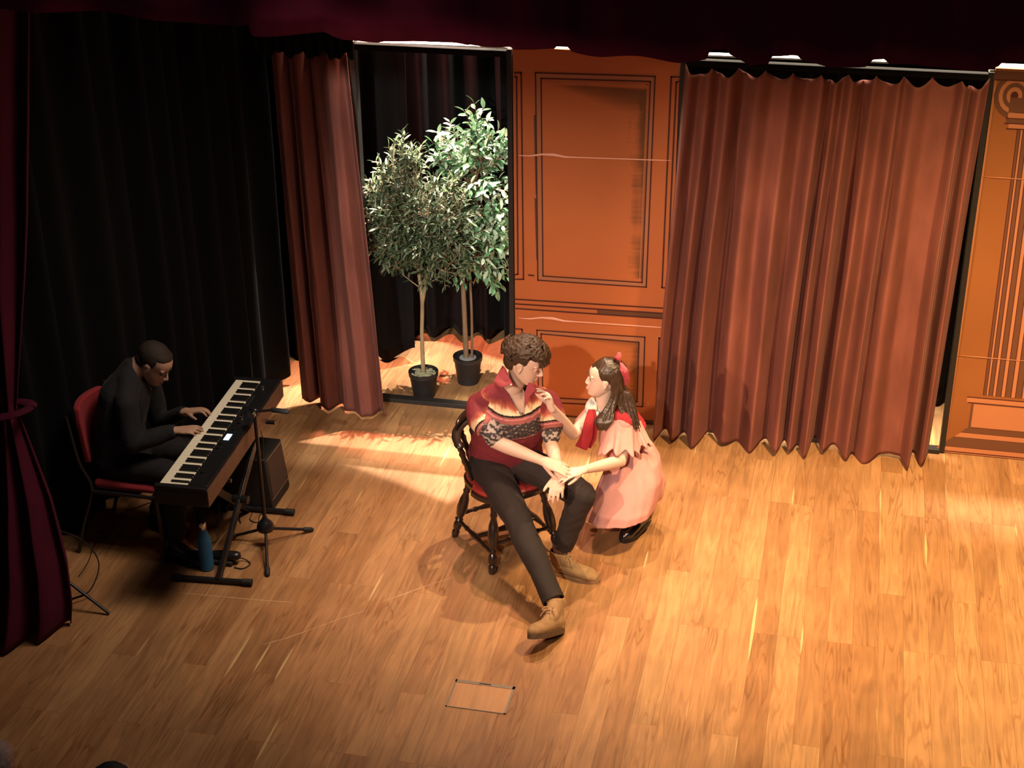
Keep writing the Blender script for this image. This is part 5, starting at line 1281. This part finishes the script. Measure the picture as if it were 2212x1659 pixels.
    st = MB(); st.tube([an-V3((.02, 0, .03)), J['anL'], at(1330, 1110, y=7.50)], [.040, .042, .05], 14, spline=3); st.build('black_stocking', mat('black_stocking', (.012, .01, .01), .6), o)
woman()

# ---------------- the pianist
def pianist():
    wR = at(378, 930, y=6.90); wL = at(402, 889, y=7.16)
    J = dict(pelvis=V3((-3.84, 6.98, .57)), belly=V3((-3.83, 6.99, .72)), chest=V3((-3.79, 7.02, .90)), neck0=V3((-3.755, 7.06, 1.02)), shR=at(272, 868, y=6.86), shL=at(322, 826, y=7.26),
             elR=at(285, 960, y=6.80), elL=at(345, 915, y=7.28), wrR=wR, wrL=wL, hipR=V3((-3.86, 6.88, .54)), hipL=V3((-3.86, 7.08, .54)), knR=V3((-3.46, 6.84, .53)), knL=V3((-3.46, 7.10, .53)),
             anR=V3((-3.50, 6.82, .12)), anL=V3((-3.72, 7.12, .12)), toeR=V3((-3.32, 6.80, .03)), toeL=V3((-3.56, 7.1, .03)), neck1=V3((-3.70, 7.08, 1.07)), side_up=(1, 0, .2))
    hc = at(334, 786, y=7.08); Rm = frame((.80, -.16, -.56), (.4, 0, 1)); k = 1.0
    mb = MB(); body_base(mb, J, .98); head_shapes(mb, hc, Rm, k); limb(mb, [J['neck0'], J['neck1'], hc+Rm @ V3((0, -.03, -.02))], [.06, .056, .06])
    t1 = hand_shapes(mb, wR, at(446, 926, z=.775)-wR, V3((0, -.1, 1)), -1, 1.0, curl=(.15, .2, .25, .3), curl2=(.35, .4, .4, .4), spread=.11, thumb=(.5, .25), thumb_curl=.1)
    t2 = hand_shapes(mb, wL, at(470, 882, z=.79)-wL, V3((0, .1, 1)), +1, 1.0, curl=(.0, .05, .1, .2), curl2=(.6, .65, .65, .6), spread=.12, thumb=(.75, .2), thumb_curl=.1)
    o = finish_body('person', mb, hc, Rm, k, (.44, .26, .17), 'pianist in black clothes with close-cropped hair bending over the stage piano', .0045, cheek=.08, lip=(.30, .11, .09), nails=[])
    face_parts(o, hc, Rm, k, ('black_brow', (.015, .01, .008)), (.32, .18, .12), down=.6)
    HM = mat('cropped_black_hair', (.028, .019, .014), .7, spec=.3, bump=((420, 420, 420), .7, .002))
    P = lambda p: hc+Rm @ (V3(p)*k)
    hb = MB(); hb.ell(P((0, -.020, .040)), (.0795, .101, .086), Rm, 28); hb.ell(P((0, -.055, -.005)), (.070, .062, .070), Rm); hb.ell(P((0, .018, .078)), (.066, .052, .034), Rm)
    A = np.array(Rm).T
    def keeph(V):
        L = (V-np.array(hc)) @ A.T/k; face = (L[:, 1] > .062-.25*np.abs(L[:, 0])*0) & (L[:, 2] < .070); side = (L[:, 1] > .028) & (L[:, 2] < .045); low = (L[:, 2] < -.045) | ((L[:, 1] > -.03) & (L[:, 2] < .0) & (L[:, 1] < .03)); bf = (L[:, 2] < .012) & (L[:, 1] > -.025)
        return ~(face | side | low | bf)
    cloth('hair', hb, HM, o, .004, 2, (.0012, 90, 5), keep=keeph, solid=.004)
    BKC = mat('black_shirt_cloth', (.016, .016, .018), .85, spec=.2, sheen=.15, bump=((14, 14, 14), .5, .015))
    mb = MB(); limb(mb, [J['pelvis'], J['belly'], J['chest'], J['neck0']], [.135, .128, .135, .075], [.19, .175, .19, .10], J['side_up']); limb(mb, [J['shR'], J['neck0'], J['shL']], [.064, .070, .064])
    for s, w_ in (('R', wR), ('L', wL)):
        e = J['el'+s]; limb(mb, [J['sh'+s], J['sh'+s].lerp(e, .5), e], [.066, .064, .056]); limb(mb, [e, e.lerp(w_, .5), e.lerp(w_, .93)], [.056, .050, .040])
    cloth('black_shirt', mb, BKC, o, .007, 6, (.009, 13, 5), keep=lambda V: (np.linalg.norm(V-np.array(hc), axis=1) > .115) & (np.linalg.norm(V-np.array(wR), axis=1) > .03) & (np.linalg.norm(V-np.array(wL), axis=1) > .03), solid=.003)
    TR = mat('black_trousers_plain', (.016, .015, .015), .85, spec=.2, bump=((14, 14, 10), .4, .012))
    mb = MB(); limb(mb, [J['pelvis']+V3((0, 0, .03)), J['pelvis']+V3((.04, 0, -.01))], [.125, .115], [.18, .17], (1, 0, 0))
    for s in 'RL':
        limb(mb, [J['pelvis'].lerp(J['hip'+s], .7), J['hip'+s], J['hip'+s].lerp(J['kn'+s], .5), J['kn'+s]], [.095, .095, .085, .072]); limb(mb, [J['kn'+s], J['kn'+s].lerp(J['an'+s], .5), J['kn'+s].lerp(J['an'+s], .96)], [.070, .068, .066])
    def fl(V): m_ = (V[:, 2] < .479) & (V[:, 0] < -3.6); V[m_, 2] = .477+(V[m_, 2]-.479)*.02; return V
    def fl2(V):
        m_ = (V[:, 2] < .479) & (V[:, 2] > .40) & (V[:, 0] < -3.60) & (V[:, 1] > 6.74) & (V[:, 1] < 7.2); V[m_, 2] = .477; return V
    cloth('trousers', mb, TR, o, .007, 6, (.007, 14, 5), post=fl2, keep=lambda V: (V[:, 2] > .11))
    BS = mat('scuffed_black_leather', (.014, .013, .013), .35, spec=.5); BB = mat('black_shoe_sole', (.012, .011, .01), .6)
    boot(o, 'shoe', (-3.57, 6.80, .002), (-3.27, 6.76, .002), (-3.51, 6.81, .13), 1.0, BS, BB, laces=M_rubber)
    boot(o, 'shoe', (-3.79, 7.10, .002), (-3.52, 7.02, .002), (-3.73, 7.10, .13), 1.0, BS, BB, laces=M_rubber)
pianist()

# ---------------- two members of the audience, only their hair reaching the frame
def spectator(px, py, y, haircol, label, shirt):
    hc = at(px, py, y=y); k = 1.0; Rm = frame((.1, 1, .02)); x, yy, z = hc
    J = dict(pelvis=V3((x, yy-.18, z-.74)), belly=V3((x, yy-.14, z-.58)), chest=V3((x, yy-.08, z-.38)), neck0=V3((x, yy-.04, z-.20)), neck1=V3((x, yy-.02, z-.10)), side_up=(0, 1, .2))
    for s, sg in (('R', 1), ('L', -1)):
        J['sh'+s] = V3((x+.18*sg, yy-.07, z-.26)); J['el'+s] = V3((x+.24*sg, yy-.02, z-.54)); J['wr'+s] = V3((x+.10*sg, yy+.13, z-.64)); J['hip'+s] = V3((x+.09*sg, yy-.16, z-.76)); J['kn'+s] = V3((x+.12*sg, yy+.20, z-.76)); J['an'+s] = V3((x+.12*sg, yy+.16, z-1.15)); J['toe'+s] = V3((x+.12*sg, yy+.22, z-1.19))
    for a in J:
        if a != 'side_up' and J[a].y > 4.76: J[a].y = 4.76
    mb = MB(); body_base(mb, J); head_shapes(mb, hc, Rm, k)
    for s, sg in (('R', 1), ('L', -1)): hand_shapes(mb, J['wr'+s], V3((-.5*sg, .55, -.2)), V3((0, 0, 1)), sg, 1)
    o = finish_body('person', mb, hc, Rm, k, (.5, .33, .25), label, .006)
    HM = mat('hair_'+haircol[0], haircol[1], .7, bump=((90, 90, 90), .6, .004), var=((60, 60, 60), .3)); P = lambda p: hc+Rm @ V3(p)
    hb = MB(); hb.ell(P((0, -.03, .045)), (.088, .105, .088), Rm, 24); hb.ell(P((0, -.06, -.01)), (.078, .06, .09), Rm); cloth('hair', hb, HM, o, .006, 2, (.004, 60, 5))
    mb = MB(); limb(mb, [J['pelvis'], J['belly'], J['chest'], J['neck0']], [.135, .13, .135, .08], [.18, .17, .19, .10], J['side_up']); limb(mb, [J['shR'], J['neck0']-V3((0, 0, .02)), J['shL']], [.07, .075, .07])
    for s in 'RL': limb(mb, [J['sh'+s], J['el'+s], J['el'+s].lerp(J['wr'+s], .9)], [.068, .058, .045])
    cloth('jumper', mb, mat('cloth_'+haircol[0], shirt, .9), o, .008, 4, (.004, 14, 5)); mb = MB()
    for s in 'RL': limb(mb, [J['pelvis'], J['hip'+s], J['kn'+s]], [.10, .098, .08]); limb(mb, [J['kn'+s], J['an'+s]], [.078, .06])
    cloth('trousers', mb, mat('dark_trousers', (.02, .02, .03), .9), o, .01, 4, (0, 1, 1))
    st = thing('theatre_seat', (x, yy-.2, -1.2), 'dark theatre seat below the stage edge under the '+haircol[2]+' spectator', 'seat')
    SM = mat('dark_seat_cloth', (.05, .015, .02), .9); zs = z-.86
    MB().box2((x-.24, yy-.32, zs-.1), (x+.24, yy+.12, zs)).build('seat', SM, st, bevel=.03); MB().box2((x-.24, yy-.46, zs-.05), (x+.24, yy-.345, zs+.5)).build('backrest', SM, st, bevel=.03)
    for sg in (-1, 1): MB().box2((x+.24*sg-.02, yy-.40, -1.2), (x+.24*sg+.02, yy-.1, zs-.02)).build('leg', M_metal, st)
spectator(-8, 1652, 4.48, ('grey', (.42, .38, .36), 'grey-haired'), 'spectator with grey hair at the bottom left corner, in front of the stage', (.03, .03, .04))
spectator(248, 1702, 4.48, ('dark', (.02, .02, .028), 'dark-haired'), 'spectator with dark hair at the bottom edge, right of the grey-haired one', (.02, .025, .04))
